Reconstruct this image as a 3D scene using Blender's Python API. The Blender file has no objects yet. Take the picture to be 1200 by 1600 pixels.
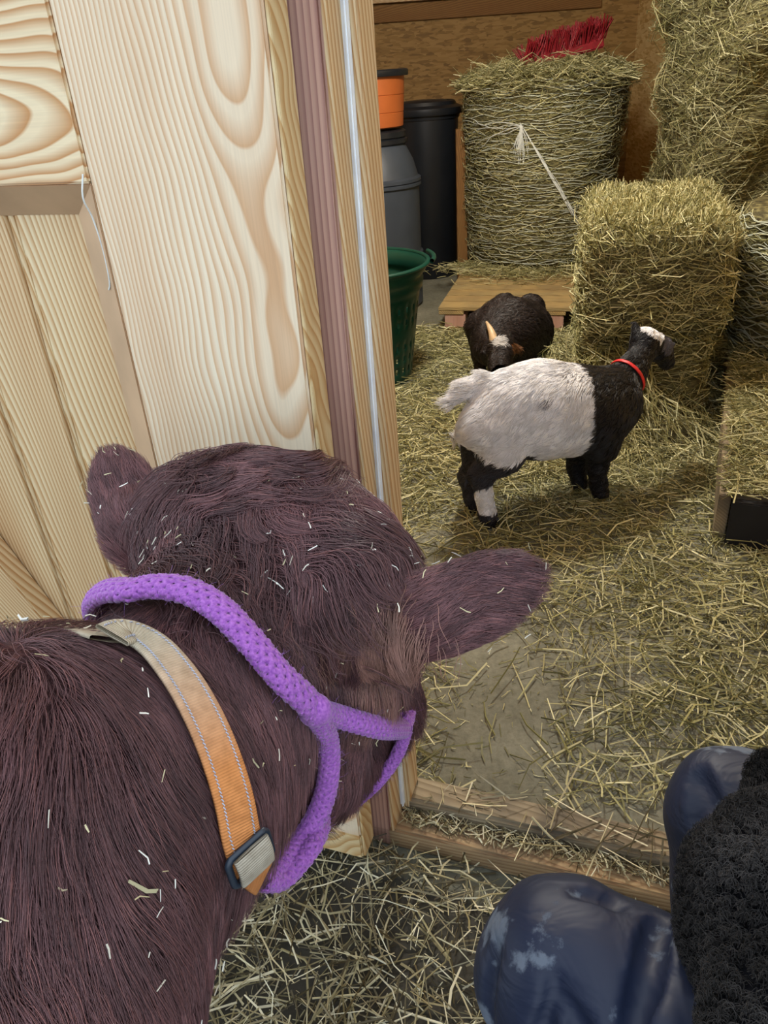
import bpy, bmesh, math, random
import numpy as np
from mathutils import Vector, Matrix, kdtree
from math import pi, sin, cos, radians, sqrt
C = bpy.context.scene.collection
SC = bpy.context.scene

def lin(h):
    h = h.lstrip('#'); o = []
    for i in (0, 2, 4):
        v = int(h[i:i+2], 16) / 255
        o.append(v / 12.92 if v <= .04045 else ((v + .055) / 1.055) ** 2.4)
    return (o[0], o[1], o[2], 1.0)

# ------------------------------------------------------------------ camera
PITCH, ROLL, EYE = radians(29.9), radians(4.07), 1.35
cam = bpy.data.cameras.new('camera')
cam.sensor_fit = 'VERTICAL'; cam.sensor_height = 36.0; cam.lens = 27.0
cam.clip_start = 0.02
cam_o = bpy.data.objects.new('camera', cam); C.objects.link(cam_o)
_r0 = Vector((1, 0, 0)); _f = Vector((0, cos(PITCH), -sin(PITCH))); _u0 = Vector((0, sin(PITCH), cos(PITCH)))
_r = cos(ROLL) * _r0 - sin(ROLL) * _u0; _u = sin(ROLL) * _r0 + cos(ROLL) * _u0
M = Matrix.Identity(4)
for i in range(3):
    M[i][0] = _r[i]; M[i][1] = _u[i]; M[i][2] = -_f[i]
M[2][3] = EYE
cam_o.matrix_world = M
SC.camera = cam_o

# ------------------------------------------------------------------ sky, lamp, exposure
world = bpy.data.worlds.new('sky'); SC.world = world; world.use_nodes = True
bg = world.node_tree.nodes['Background']
bg.inputs['Color'].default_value = (0.76, 0.87, 1.0, 1); bg.inputs['Strength'].default_value = 1.35
lamp_d = bpy.data.lights.new('stall_light', 'POINT'); lamp_d.energy = 128; lamp_d.shadow_soft_size = 0.13
lamp_d.color = (1.0, 0.98, 0.90)
lamp_l = bpy.data.objects.new('stall_light', lamp_d); lamp_l.location = (0.42, 3.15, 2.28); C.objects.link(lamp_l)
SC.view_settings.view_transform = 'Standard'; SC.view_settings.look = 'None'
SC.view_settings.exposure = 0.45; SC.view_settings.gamma = 1.0; SC.view_settings.use_curve_mapping = False
SC.cycles.max_bounces = 8; SC.cycles.diffuse_bounces = 4
try: SC.cycles.use_denoising = True
except Exception: pass
SC.cycles_curves.shape = 'RIBBONS'

# ------------------------------------------------------------------ object helpers
def tag(o, label=None, cat=None, group=None, kind=None):
    if label: o['label'] = label
    if cat: o['category'] = cat
    if group: o['group'] = group
    if kind: o['kind'] = kind
    return o
def empty(name, loc=(0, 0, 0), rotz=0, **k):
    o = bpy.data.objects.new(name, None); o.location = loc; o.rotation_euler = (0, 0, rotz); o.empty_display_size = .1
    C.objects.link(o); return tag(o, **k)
def link(name, me, mat=None, parent=None, world_space=False, **k):
    o = bpy.data.objects.new(name, me)
    if mat is not None and not me.materials: me.materials.append(mat)
    C.objects.link(o)
    if parent is not None:
        o.parent = parent
        if world_space: o.matrix_parent_inverse = mat4(parent).inverted()
    return tag(o, **k)
def mat4(o):
    m = Matrix.LocRotScale(o.location, o.rotation_euler, o.scale)
    if o.parent is not None: m = mat4(o.parent) @ o.matrix_parent_inverse @ m
    return m
def np_mesh(name, V, Fq, smooth=True, col=None):
    V = np.asarray(V, np.float32); Fq = np.asarray(Fq, np.int32)
    me = bpy.data.meshes.new(name); n, k = Fq.shape
    me.vertices.add(len(V)); me.vertices.foreach_set('co', V.ravel())
    me.loops.add(n * k); me.loops.foreach_set('vertex_index', Fq.ravel())
    me.polygons.add(n); me.polygons.foreach_set('loop_start', np.arange(0, n * k, k, dtype=np.int32))
    me.polygons.foreach_set('use_smooth', np.full(n, smooth))
    if col is not None:
        a = me.attributes.new('col', 'FLOAT_COLOR', 'POINT')
        c = np.ones((len(V), 4), np.float32); c[:, :3] = col; a.data.foreach_set('color', c.ravel())
    me.update(calc_edges=True); me.validate(); return me
def bm_mesh(name, bm, smooth=False, sharp=None):
    me = bpy.data.meshes.new(name); bmesh.ops.recalc_face_normals(bm, faces=bm.faces); bm.to_mesh(me); bm.free()
    if smooth:
        me.polygons.foreach_set('use_smooth', [True] * len(me.polygons))
        if sharp: me.set_sharp_from_angle(angle=radians(sharp))
    return me
def board_mesh(name, w, t, l, bev=.003, chamfer=None):
    """A plank: width X, thickness Y, length Z, centred."""
    bm = bmesh.new(); bmesh.ops.create_cube(bm, size=1)
    for v in bm.verts: v.co = Vector((v.co.x * w, v.co.y * t, v.co.z * l))
    if bev: bmesh.ops.bevel(bm, geom=list(bm.edges), offset=bev, segments=2, affect='EDGES', clamp_overlap=True)
    return bm_mesh(name, bm, True, 35)
def prism_mesh(name, prof, z0, z1, bev=.0):
    """A profile in XY pulled along Z."""
    bm = bmesh.new(); a = [bm.verts.new((x, y, z0)) for x, y in prof]; b = [bm.verts.new((x, y, z1)) for x, y in prof]
    bm.faces.new(a); bm.faces.new(b[::-1]); n = len(prof)
    for i in range(n): bm.faces.new((a[i], a[(i+1) % n], b[(i+1) % n], b[i]))
    if bev: bmesh.ops.bevel(bm, geom=list(bm.edges), offset=bev, segments=2, affect='EDGES', clamp_overlap=True)
    return bm_mesh(name, bm, True, 35)
def lathe_mesh(name, prof, n=48, sharp=40, close=False):
    P = np.array(prof); m = len(P); th = np.arange(n) * 2 * pi / n
    V = np.stack([np.outer(np.cos(th), P[:, 0]), np.outer(np.sin(th), P[:, 0]), np.tile(P[:, 1], (n, 1))], -1).reshape(-1, 3)
    F = []
    for i in range(n):
        j = (i + 1) % n
        for k in range(m - 1 + (1 if close else 0)):
            k2 = (k + 1) % m; F.append((i*m+k, j*m+k, j*m+k2, i*m+k2))
    me = np_mesh(name, V, F); bm = bmesh.new(); bm.from_mesh(me); bmesh.ops.remove_doubles(bm, verts=bm.verts, dist=1e-5)
    bmesh.ops.recalc_face_normals(bm, faces=bm.faces); bm.to_mesh(me); bm.free()
    me.polygons.foreach_set('use_smooth', [True] * len(me.polygons)); me.set_sharp_from_angle(angle=radians(sharp)); return me
def smooth_path(P, n, closed=False):
    """Catmull-Rom through the points, resampled evenly to n."""
    P = np.array(P, float); Q = np.vstack([P[-1], P, P[0], P[1]]) if closed else np.vstack([2*P[0]-P[1], P, 2*P[-1]-P[-2]])
    out = []
    for i in range(len(Q) - 3):
        a, b, c, d = Q[i:i+4]; t = np.linspace(0, 1, 24, endpoint=False)[:, None]
        out.append(.5 * (2*b + (c-a)*t + (2*a-5*b+4*c-d)*t*t + (3*b-a-3*c+d)*t**3))
    out = np.vstack(out + [Q[-2][None]]); s = np.r_[0, np.cumsum(np.linalg.norm(np.diff(out, axis=0), axis=1))]
    u = np.linspace(0, s[-1], n); return np.stack([np.interp(u, s, out[:, k]) for k in range(3)], 1), s[-1]
def nrm(v): return v / np.maximum(np.linalg.norm(v, axis=-1, keepdims=True), 1e-9)
def tube(P, R, k=8, up=None, flat=None, closed=False):
    """Verts and quads of a tube along P (n,3); R scalar or (n,); up: (n,3) normals; flat: normal-direction radius."""
    P = np.asarray(P, float); n = len(P); T = nrm(np.gradient(P, axis=0))
    if up is None:
        up = np.zeros_like(P); u = np.array([.31, .17, .93])
        for i in range(n):
            u = u - T[i] * (u @ T[i]); u /= max(np.linalg.norm(u), 1e-9); up[i] = u
    N = nrm(up - T * (up * T).sum(1, keepdims=True)); B = np.cross(T, N)
    R = np.broadcast_to(np.asarray(R, float), (n,)); Fl = R if flat is None else np.broadcast_to(np.asarray(flat, float), (n,))
    th = np.arange(k) * 2 * pi / k
    V = P[:, None] + (Fl[:, None, None] * np.sin(th)[None, :, None]) * N[:, None] + (R[:, None, None] * np.cos(th)[None, :, None]) * B[:, None]
    i = np.arange(n - 1)[:, None] * k; j = np.arange(k)[None]; j2 = (j + 1) % k
    F = np.stack([i + j, i + j2, i + k + j2, i + k + j], -1).reshape(-1, 4)
    return V.reshape(-1, 3), F
def tube_caps(V, F, k, n):
    """Close a tube's two ends with a fan of quads around a centre vertex."""
    V = np.vstack([V, V[:k].mean(0), V[(n-1)*k:n*k].mean(0)]); c0, c1 = n * k, n * k + 1; G = []
    for j in range(0, k, 2):
        G.append((c0, (j+2) % k, (j+1) % k, j)); b = (n-1) * k; G.append((c1, b+j, b+(j+1) % k, b+(j+2) % k))
    return V, np.vstack([F, np.array(G)])
def merge(parts):
    Vs, Fs, o = [], [], 0
    for V, F in parts: Vs.append(V); Fs.append(F + o); o += len(V)
    return np.vstack(Vs), np.vstack(Fs)

# coherent noise: a few random plane waves
class CN:
    def __init__(s, scale, seed, n=7):
        r = np.random.default_rng(seed); s.k = r.normal(size=(n, 3)) * scale; s.p = r.uniform(0, 6.28, n); s.n = n
    def __call__(s, P): return np.sin(P @ s.k.T + s.p).sum(-1) / sqrt(s.n)

import numpy as np
def _sp(P, a, b, ra, rb):
    a = np.array(a, np.float32); b = np.array(b, np.float32); d = b - a
    t = np.clip(((P - a) @ d) / max(float(d @ d), 1e-12), 0, 1)
    q = P - a - t[..., None] * d
    return np.sqrt((q * q).sum(-1)) - (ra + (rb - ra) * t)
def _el(P, c, ax, r):
    c = np.array(c, np.float32); A = np.array(ax, np.float32); q = (P - c) @ A.T
    r = np.array(r, np.float32); k0 = np.sqrt(((q / r) ** 2).sum(-1)); k1 = np.sqrt(((q / r ** 2) ** 2).sum(-1))
    return k0 * (k0 - 1) / np.maximum(k1, 1e-6)
def frame(d, side):
    d = np.array(d, float); d /= np.linalg.norm(d); s = np.array(side, float); s -= d * (s @ d); s /= np.linalg.norm(s)
    return np.array([d, s, np.cross(d, s)])
class Sdf:
    """A smooth union of tapered limbs ('cap') and ellipsoids ('ell'); negative k carves."""
    def __init__(s): s.p = []
    def cap(s, a, b, ra, rb, k=.03): s.p.append(('c', a, b, ra, rb, k)); return s
    def chain(s, pts, k=.03):
        for (a, ra), (b, rb) in zip(pts[:-1], pts[1:]): s.cap(a, b, ra, rb, k)
        return s
    def ell(s, c, ax, r, k=.03): s.p.append(('e', c, ax, r, None, k)); return s
    def cut(s, a, b, ra, rb, k=.02): s.p.append(('x', a, b, ra, rb, k)); return s
    def __call__(s, P):
        P = np.asarray(P, np.float32); D = None
        for t, a, b, c, d, k in s.p:
            v = _el(P, a, b, c) if t == 'e' else _sp(P, a, b, c, d)
            if D is None: D = v; continue
            if t == 'x':
                h = np.maximum(k - np.abs(-v - D), 0) / k; D = np.maximum(D, -v) + h * h * k * .25
            else:
                h = np.maximum(k - np.abs(v - D), 0) / k; D = np.minimum(D, v) - h * h * k * .25
        return D
    def grad(s, P, e=.004):
        P = np.asarray(P, np.float32); g = np.zeros_like(P)
        for i in range(3):
            o = np.zeros(3, np.float32); o[i] = e; g[..., i] = s(P + o) - s(P - o)
        return g / np.maximum(np.linalg.norm(g, axis=-1, keepdims=True), 1e-9)

def cow_sdf():
    s = Sdf()
    # neck, shoulder and trunk
    s.chain([((-0.1580, 0.7207, 0.8781), .085), ((-0.1910, 0.5916, 0.8341), .097), ((-0.2183, 0.4947, 0.8261), .100), ((-0.2873, 0.3983, 0.8591), .140)], .05)
    s.chain([((-0.2873, 0.3983, 0.8591), .140), ((-.37, .14, .77), .205), ((-.50, -.20, .74), .25), ((-.68, -.70, .75), .28), ((-.80, -1.02, .80), .24)], .06)
    # head: poll, cranium, face, muzzle, jaw
    s.cap((-0.2068, 0.7690, 0.9120), (-0.0546, 0.6621, 0.8966), .062, .070, .04)
    s.cap((-0.1573, 0.7684, 0.9210), (-0.1011, 0.7420, 0.9151), .05, .055, .04)
    s.chain([((-0.0970, 0.7203, 0.8775), .090), ((-0.0550, 0.7109, 0.7809), .070), ((-0.0422, 0.7273, 0.6689), .054), ((-0.0515, 0.7501, 0.6083), .050)], .04)
    s.cap((-0.0923, 0.6448, 0.7561), (-0.1050, 0.6061, 0.6888), .072, .056, .04)
    s.cap((-0.1050, 0.6061, 0.6888), (-0.0540, 0.7231, 0.6014), .048, .046, .03)
    s.cap((-0.0396, 0.6362, 0.7914), (-0.0194, 0.6603, 0.7730), .028, .028, .03)
    # ears: a flattened leaf each, on a short stalk
    s.cap((-0.0176, 0.6312, 0.8629), (0.0311, 0.6127, 0.8809), .042, .034, .03)
    fr = frame(np.array((0.1462, 0.6075, 0.9320)) - np.array((0.0176, 0.6108, 0.8675)), np.array((0.0784, 0.5849, 0.8627)) - np.array((0.0828, 0.6160, 0.9167)))
    s.ell((0.0782, 0.6059, 0.8952), fr, (.078, .042, .017), .022)
    s.ell((0.0402, 0.6084, 0.8754), fr, (.06, .036, .022), .022)
    s.cap((-0.2458, 0.7702, 0.8839), (-0.2794, 0.7869, 0.9030), .042, .034, .03)
    fl = frame(np.array((-0.3260, 0.8519, 0.9658)) - np.array((-0.2763, 0.7675, 0.8793)), np.array((-0.2655, 0.8223, 0.9344)) - np.array((-0.3430, 0.8174, 0.9259)))
    s.ell((-0.3014, 0.8077, 0.9191), fl, (.078, .042, .017), .022)
    s.ell((-0.2817, 0.7813, 0.8933), fl, (.045, .040, .024), .022)
    # legs
    for a in ([((-.37, .08, .62), .10), ((-.345, .09, .40), .06), ((-.34, .07, .22), .042), ((-.335, .08, .06), .045), ((-.33, .11, .03), .05)],
              [((-.50, .20, .62), .11), ((-.52, .21, .40), .06), ((-.525, .19, .22), .042), ((-.53, .20, .06), .045), ((-.525, .23, .03), .05)],
              [((-.62, -.92, .70), .15), ((-.56, -.86, .50), .09), ((-.58, -1.06, .34), .05), ((-.565, -1.02, .12), .04), ((-.555, -.98, .03), .05)],
              [((-.95, -.88, .70), .15), ((-.93, -.78, .50), .09), ((-.95, -.98, .34), .05), ((-.945, -.94, .12), .04), ((-.935, -.90, .03), .05)]):
        s.chain(a, .035)
    s.chain([((-.87, -1.22, .92), .03), ((-.91, -1.31, .75), .025), ((-.93, -1.33, .42), .035)], .03)
    return s
HIP_L, HIP_R = (.46, .22, .33), (.62, .32, .33)
K1, K2 = (0.1709, 0.4922, 0.4406), (0.4331, 0.6525, 0.4786)
A1, A2 = (.26, .36, .10), (.47, .50, .10)
def trouser_sdf():
    tr = Sdf()
    tr.chain([(HIP_L, .135), ((.33, .38, .44), .118), (K1, .104)], .04)
    tr.chain([(K1, .098), ((.25, .42, .26), .088), (A1, .070)], .02)
    tr.chain([(HIP_R, .135), ((.54, .46, .45), .115), (K2, .088)], .04)
    tr.chain([(K2, .085), ((.43, .58, .28), .082), (A2, .068)], .02)
    tr.cap(HIP_L, HIP_R, .145, .145, .06); return tr

def surface_nets(sdf, lo, hi, h, disp=None):
    lo = np.array(lo, float); n = np.ceil((np.array(hi) - lo) / h).astype(int) + 1
    ax = [lo[i] + h * np.arange(n[i]) for i in range(3)]
    F = np.empty(tuple(n), np.float32)
    for i0 in range(0, n[0], 24):
        X, Y, Z = np.meshgrid(ax[0][i0:i0+24], ax[1], ax[2], indexing='ij'); P = np.stack([X, Y, Z], -1).astype(np.float32)
        v = sdf(P)
        if disp is not None:
            m = np.abs(v) < .05
            if m.any(): v[m] = v[m] - disp(P[m])
        F[i0:i0+24] = v
    S = F < 0
    c = np.zeros(tuple(n - 1) + (3,), np.float32); w = np.zeros(tuple(n - 1), np.float32)
    sl = lambda o: tuple(slice(o[i], n[i] - 1 + o[i]) for i in range(3))
    import itertools
    for a in range(3):
        o1, o2 = [k for k in range(3) if k != a]
        for b1, b2 in itertools.product((0, 1), (0, 1)):
            p = [0, 0, 0]; p[o1] = b1; p[o2] = b2; q = list(p); q[a] = 1
            A, B = F[sl(p)], F[sl(q)]; m = S[sl(p)] != S[sl(q)]
            t = np.where(m, A / np.where(m, A - B, 1), 0)
            c[..., a] += t * m
            c[..., o1] += b1 * m; c[..., o2] += b2 * m; w += m
    act = w > 0; idx = np.full(act.shape, -1, np.int64); idx[act] = np.arange(act.sum())
    base = np.argwhere(act); V = lo + h * (base + c[act] / w[act][:, None])
    Q = []
    for a in range(3):
        o1, o2 = [k for k in range(3) if k != a]
        p0 = [slice(0, n[k]) for k in range(3)]; p1 = list(p0)
        p0[a] = slice(0, n[a] - 1); p1[a] = slice(1, n[a])
        ch = S[tuple(p0)] != S[tuple(p1)]
        e = np.argwhere(ch); e = e[(e[:, o1] > 0) & (e[:, o2] > 0) & (e[:, o1] < n[o1] - 1) & (e[:, o2] < n[o2] - 1)]
        ins = S[tuple(e.T)]
        def g(d1, d2):
            k = e.copy(); k[:, o1] -= d1; k[:, o2] -= d2; return idx[tuple(k.T)]
        q = np.stack([g(1, 1), g(0, 1), g(0, 0), g(1, 0)], 1)
        if a == 1: q = q[:, ::-1]
        q[~ins] = q[~ins][:, ::-1]; Q.append(q)
    return V, np.vstack(Q)
def sample_mesh(V, F, n, seed, keep=None):
    """n points spread by area over quads; keep: an optional weight per face centre."""
    r = np.random.default_rng(seed); a, b, c, d = (V[F[:, i]] for i in range(4))
    ar = .5 * np.linalg.norm(np.cross(c - a, d - b), axis=1)
    if keep is not None: ar = ar * keep((a + c) / 2)
    f = r.choice(len(F), n, p=ar / ar.sum()); u, v = r.random((2, n, 1))
    return (a[f] * (1-u) + b[f] * u) * (1-v) + (d[f] * (1-u) + c[f] * u) * v

# ------------------------------------------------------------------ materials
def new_mat(name):
    m = bpy.data.materials.new(name); m.use_nodes = True; nt = m.node_tree
    return m, nt, nt.nodes['Principled BSDF']
def nd(nt, typ, **k):
    n = nt.nodes.new(typ)
    for a, v in k.items():
        if a in n.inputs: n.inputs[a].default_value = v
        else: setattr(n, a, v)
    return n
def ramp(nt, stops, src, interp='LINEAR'):
    n = nt.nodes.new('ShaderNodeValToRGB'); n.color_ramp.interpolation = interp; e = n.color_ramp.elements
    while len(e) < len(stops): e.new(.5)
    for x, (p, c) in zip(e, stops): x.position = p; x.color = c
    nt.links.new(src, n.inputs['Fac']); return n.outputs['Color']
def bump(nt, bs, src, strength=.3, dist=.01):
    b = nd(nt, 'ShaderNodeBump'); b.inputs['Strength'].default_value = strength; b.inputs['Distance'].default_value = dist
    nt.links.new(src, b.inputs['Height']); nt.links.new(b.outputs['Normal'], bs.inputs['Normal'])
def mapped(nt, scale=(1, 1, 1), rot=(0, 0, 0), loc=(0, 0, 0), rand=0, coord='Object'):
    t = nd(nt, 'ShaderNodeTexCoord'); src = t.outputs[coord]
    if rand:
        oi = nd(nt, 'ShaderNodeObjectInfo'); mu = nd(nt, 'ShaderNodeVectorMath', operation='MULTIPLY')
        cx = nd(nt, 'ShaderNodeCombineXYZ'); wn = nd(nt, 'ShaderNodeTexWhiteNoise', noise_dimensions='1D')
        nt.links.new(oi.outputs['Random'], wn.inputs['W']); nt.links.new(wn.outputs['Color'], mu.inputs[0]); mu.inputs[1].default_value = (rand, rand, rand * 20)
        ad = nd(nt, 'ShaderNodeVectorMath', operation='ADD'); nt.links.new(src, ad.inputs[0]); nt.links.new(mu.outputs[0], ad.inputs[1]); src = ad.outputs[0]
    mp = nd(nt, 'ShaderNodeMapping'); mp.inputs['Scale'].default_value = scale; mp.inputs['Rotation'].default_value = rot; mp.inputs['Location'].default_value = loc
    nt.links.new(src, mp.inputs['Vector']); return mp.outputs['Vector']
def mix(nt, fac, a, b, mode='MIX'):
    n = nd(nt, 'ShaderNodeMix', data_type='RGBA', blend_type=mode)
    for s, v in ((0, fac), (6, a), (7, b)):
        if hasattr(v, 'is_output'): nt.links.new(v, n.inputs[s])
        else: n.inputs[s].default_value = v
    return n.outputs[2]
def plain(name, c, rough=.6, metal=0, spec=.5, bumpy=None, vary=None):
    m, nt, b = new_mat(name); b.inputs['Roughness'].default_value = rough; b.inputs['Metallic'].default_value = metal; b.inputs['Specular IOR Level'].default_value = spec
    nz = nd(nt, 'ShaderNodeTexNoise', Scale=(vary or (25, .15))[0], Detail=6.0); nt.links.new(mapped(nt), nz.inputs['Vector'])
    k = (vary or (25, .15))[1]
    d = tuple(x * (1 - k) for x in c[:3]) + (1,); l = tuple(min(1, x * (1 + k)) for x in c[:3]) + (1,)
    nt.links.new(ramp(nt, [(.3, d), (.7, l)], nz.outputs['Fac']), b.inputs['Base Color'])
    if bumpy: bump(nt, b, nz.outputs['Fac'], *bumpy)
    return m
def wood(name, light, dark, spacing=.008, off=(.07, .05, 0), tilt=(.05, .08), rand=.12, contrast=(.25, .9), grey=0, rough=.55, stretch=.25, warp=.012):
    """Pine: growth rings round a pith that runs askew of the plank (length = local Z)."""
    m, nt, b = new_mat(name); b.inputs['Roughness'].default_value = rough; b.inputs['Specular IOR Level'].default_value = .35
    v = mapped(nt, (1, 1, 1), (0, 0, 0), off, rand)
    nz = nd(nt, 'ShaderNodeTexNoise', Scale=5.0, Detail=2.0); mp = nd(nt, 'ShaderNodeMapping'); mp.inputs['Scale'].default_value = (1, 1, stretch)
    nt.links.new(v, mp.inputs['Vector']); nt.links.new(mp.outputs[0], nz.inputs['Vector'])
    sb = nd(nt, 'ShaderNodeVectorMath', operation='SUBTRACT'); nt.links.new(nz.outputs['Color'], sb.inputs[0]); sb.inputs[1].default_value = (.5, .5, .5)
    ms = nd(nt, 'ShaderNodeVectorMath', operation='MULTIPLY'); nt.links.new(sb.outputs[0], ms.inputs[0]); ms.inputs[1].default_value = (warp * 4, warp * 4, 0)
    ad = nd(nt, 'ShaderNodeVectorMath', operation='ADD'); nt.links.new(v, ad.inputs[0]); nt.links.new(ms.outputs[0], ad.inputs[1])
    sp = nd(nt, 'ShaderNodeSeparateXYZ'); nt.links.new(ad.outputs[0], sp.inputs[0])
    def lean(axis, k):
        mm = nd(nt, 'ShaderNodeMath', operation='MULTIPLY_ADD'); nt.links.new(sp.outputs['Z'], mm.inputs[0]); mm.inputs[1].default_value = k; nt.links.new(sp.outputs[axis], mm.inputs[2]); return mm.outputs[0]
    cx = nd(nt, 'ShaderNodeCombineXYZ'); nt.links.new(lean('X', tilt[0]), cx.inputs[0]); nt.links.new(lean('Y', tilt[1]), cx.inputs[1])
    wv = nd(nt, 'ShaderNodeTexWave', wave_type='RINGS', rings_direction='Z', wave_profile='SAW'); wv.inputs['Scale'].default_value = 2 * pi / (20 * spacing); wv.inputs['Distortion'].default_value = 0
    nt.links.new(cx.outputs[0], wv.inputs['Vector'])
    rp = ramp(nt, [(0, light), (contrast[0], light), (contrast[1], dark), (1, light)], wv.outputs['Fac'])
    fib = nd(nt, 'ShaderNodeTexNoise', Scale=6.0, Detail=5.0); mf = nd(nt, 'ShaderNodeMapping'); mf.inputs['Scale'].default_value = (60, 60, 1.2); nt.links.new(v, mf.inputs['Vector']); nt.links.new(mf.outputs[0], fib.inputs['Vector'])
    tone = nd(nt, 'ShaderNodeTexNoise', Scale=3.0, Detail=2.0); mt = nd(nt, 'ShaderNodeMapping'); mt.inputs['Scale'].default_value = (2.5, 2.5, .5); nt.links.new(v, mt.inputs['Vector']); nt.links.new(mt.outputs[0], tone.inputs['Vector'])
    c = mix(nt, .25, rp, ramp(nt, [(.3, (.55, .55, .55, 1)), (.7, (1, 1, 1, 1))], fib.outputs['Fac']), 'MULTIPLY')
    c = mix(nt, .55, c, ramp(nt, [(.35, (.80, .66, .55, 1)), (.65, (1, 1, 1, 1))], tone.outputs['Fac']), 'MULTIPLY')
    if grey:
        dn = nd(nt, 'ShaderNodeTexNoise', Scale=7.0, Detail=6.0); nt.links.new(v, dn.inputs['Vector'])
        c = mix(nt, ramp(nt, [(.35, (0, 0, 0, 1)), (.65, (grey, grey, grey, 1))], dn.outputs['Fac']), c, (.10, .085, .065, 1))
    nt.links.new(c, b.inputs['Base Color']); bump(nt, b, wv.outputs['Fac'], .12, .002); return m
def osb(name, a, bcol, d):
    m, nt, b = new_mat(name); b.inputs['Roughness'].default_value = .7
    cols = []
    for i, (rz, sc) in enumerate((((0, .6, .3), (14, 14, 55)), ((0, -.9, 0), (16, 16, 50)), ((0, 1.6, .5), (12, 12, 60)))):
        vo = nd(nt, 'ShaderNodeTexVoronoi'); vo.inputs['Scale'].default_value = 1.0; vo.inputs['Randomness'].default_value = 1
        nt.links.new(mapped(nt, sc, rz, (i * 3.1, i, 0)), vo.inputs['Vector'])
        sp = nd(nt, 'ShaderNodeSeparateColor'); nt.links.new(vo.outputs['Color'], sp.inputs[0]); cols.append((sp, vo))
    k = nd(nt, 'ShaderNodeMath', operation='GREATER_THAN'); nt.links.new(cols[0][0].outputs['Green'], k.inputs[0]); k.inputs[1].default_value = .5
    k2 = nd(nt, 'ShaderNodeMath', operation='GREATER_THAN'); nt.links.new(cols[1][0].outputs['Green'], k2.inputs[0]); k2.inputs[1].default_value = .55
    st = [(0, d), (.35, bcol), (.8, a), (1, a)]
    c = mix(nt, k.outputs[0], ramp(nt, st, cols[0][0].outputs['Red']), ramp(nt, st, cols[1][0].outputs['Red']))
    c = mix(nt, k2.outputs[0], c, ramp(nt, st, cols[2][0].outputs['Red']))
    nt.links.new(c, b.inputs['Base Color']); bump(nt, b, cols[0][0].outputs['Red'], .15, .003); return m
def attr_mat(name, rough=.6, spec=.3, tint=None, sheen=0, aniso=0, gain=1.0):
    m, nt, b = new_mat(name); a = nd(nt, 'ShaderNodeAttribute', attribute_name='col'); c = a.outputs['Color']
    if tint: c = mix(nt, 1.0, c, tint, 'MULTIPLY')
    nt.links.new(c, b.inputs['Base Color']); b.inputs['Roughness'].default_value = rough; b.inputs['Specular IOR Level'].default_value = spec
    if sheen: b.inputs['Sheen Weight'].default_value = sheen
    return m

M_STRAW = attr_mat('dry_grass', .55, .35)
M_FUR = attr_mat('hair', .42, .5)
M_WOOL = attr_mat('wool', .8, .15)
PINE = wood('planed_pine', lin('e8d2a8'), lin('bf8f56'), .0062)
PINE_STILE = wood('planed_pine_wide', lin('f3e3c6'), lin('dab389'), .0068, off=(-.070, -.022, -1.0), tilt=(.02, .040), rand=0, warp=.013, stretch=.5)
PINE_KNOT = wood('planed_pine_knotty', lin('eed9b2'), lin('c58f58'), .011, off=(.05, -.03, .35), tilt=(.05, .22), rand=0, warp=.02, stretch=.6)
PINE_WARM = wood('resinous_pine', lin('e6d0a0'), lin('c79c62'), .012, off=(.02, .02, 0), tilt=(.2, .25), rand=0, warp=.03, stretch=.8)
PINE_BEVEL = plain('routed_pine_edge', lin('c4a27e'), .6, vary=(9, .15), bumpy=(.1, .004))
PINE_PINK = wood('reddish_pine', lin('dab3a0'), lin('ad8078'), .0080, off=(.30, .02, 0), tilt=(0, .01), rand=0, warp=.003, contrast=(.35, .95))
PINE_DULL = wood('weathered_pine', lin('b3a487'), lin('8c7c60'), .009, grey=.85, rough=.75)
PINE_PALLET = wood('pallet_wood', lin('c9b27c'), lin('a08653'), .010, grey=.4, rough=.8)
PINE_SILL = wood('worn_pine', lin('cdb083'), lin('a5805a'), .009, grey=.7, rough=.75)
PINE_BROWN = wood('brown_timber', lin('96703f'), lin('75532c'), .010, rough=.7)
OSB_SHADED = osb('shaded_strand_board', lin('a5824c'), lin('93713c'), lin('7a5c30'))  # chipboard colour darkened to stand in for the shade on the back wall
OSB_LIT = osb('lit_strand_board', lin('ecd29a'), lin('dcbb7c'), lin('c29c5c'))  # same chipboard, lightened to imitate the brighter light on the right wall
PLANKW = wood('stall_cladding', lin('c9b088'), lin('9d7f55'), .010)
M_HAYCORE, _nt, _b = new_mat('packed_hay'); _b.inputs['Roughness'].default_value = .85
_n1 = nd(_nt, 'ShaderNodeTexNoise', Scale=1.0, Detail=5.0); _nt.links.new(mapped(_nt, (30, 30, 160)), _n1.inputs['Vector'])
_nt.links.new(ramp(_nt, [(.3, lin('2a2615')), (.5, lin('5a5334')), (.72, lin('8f8759'))], _n1.outputs['Fac']), _b.inputs['Base Color']); bump(_nt, _b, _n1.outputs['Fac'], .6, .01)
M_FLOOR, _nt, _b = new_mat('dusty_concrete'); _b.inputs['Roughness'].default_value = .9
_n1 = nd(_nt, 'ShaderNodeTexNoise', Scale=3.5, Detail=6.0); _nt.links.new(mapped(_nt), _n1.inputs['Vector'])
_n2 = nd(_nt, 'ShaderNodeTexNoise', Scale=1.0, Detail=7.0, Roughness=.75); _nt.links.new(mapped(_nt, (45, 45, 45)), _n2.inputs['Vector'])
_c = mix(_nt, .55, ramp(_nt, [(.3, lin('6d6b5c')), (.7, lin('908f80'))], _n1.outputs['Fac']), ramp(_nt, [(.35, (.35, .33, .27, 1)), (.62, (1, 1, .95, 1))], _n2.outputs['Fac']), 'MULTIPLY')
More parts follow.
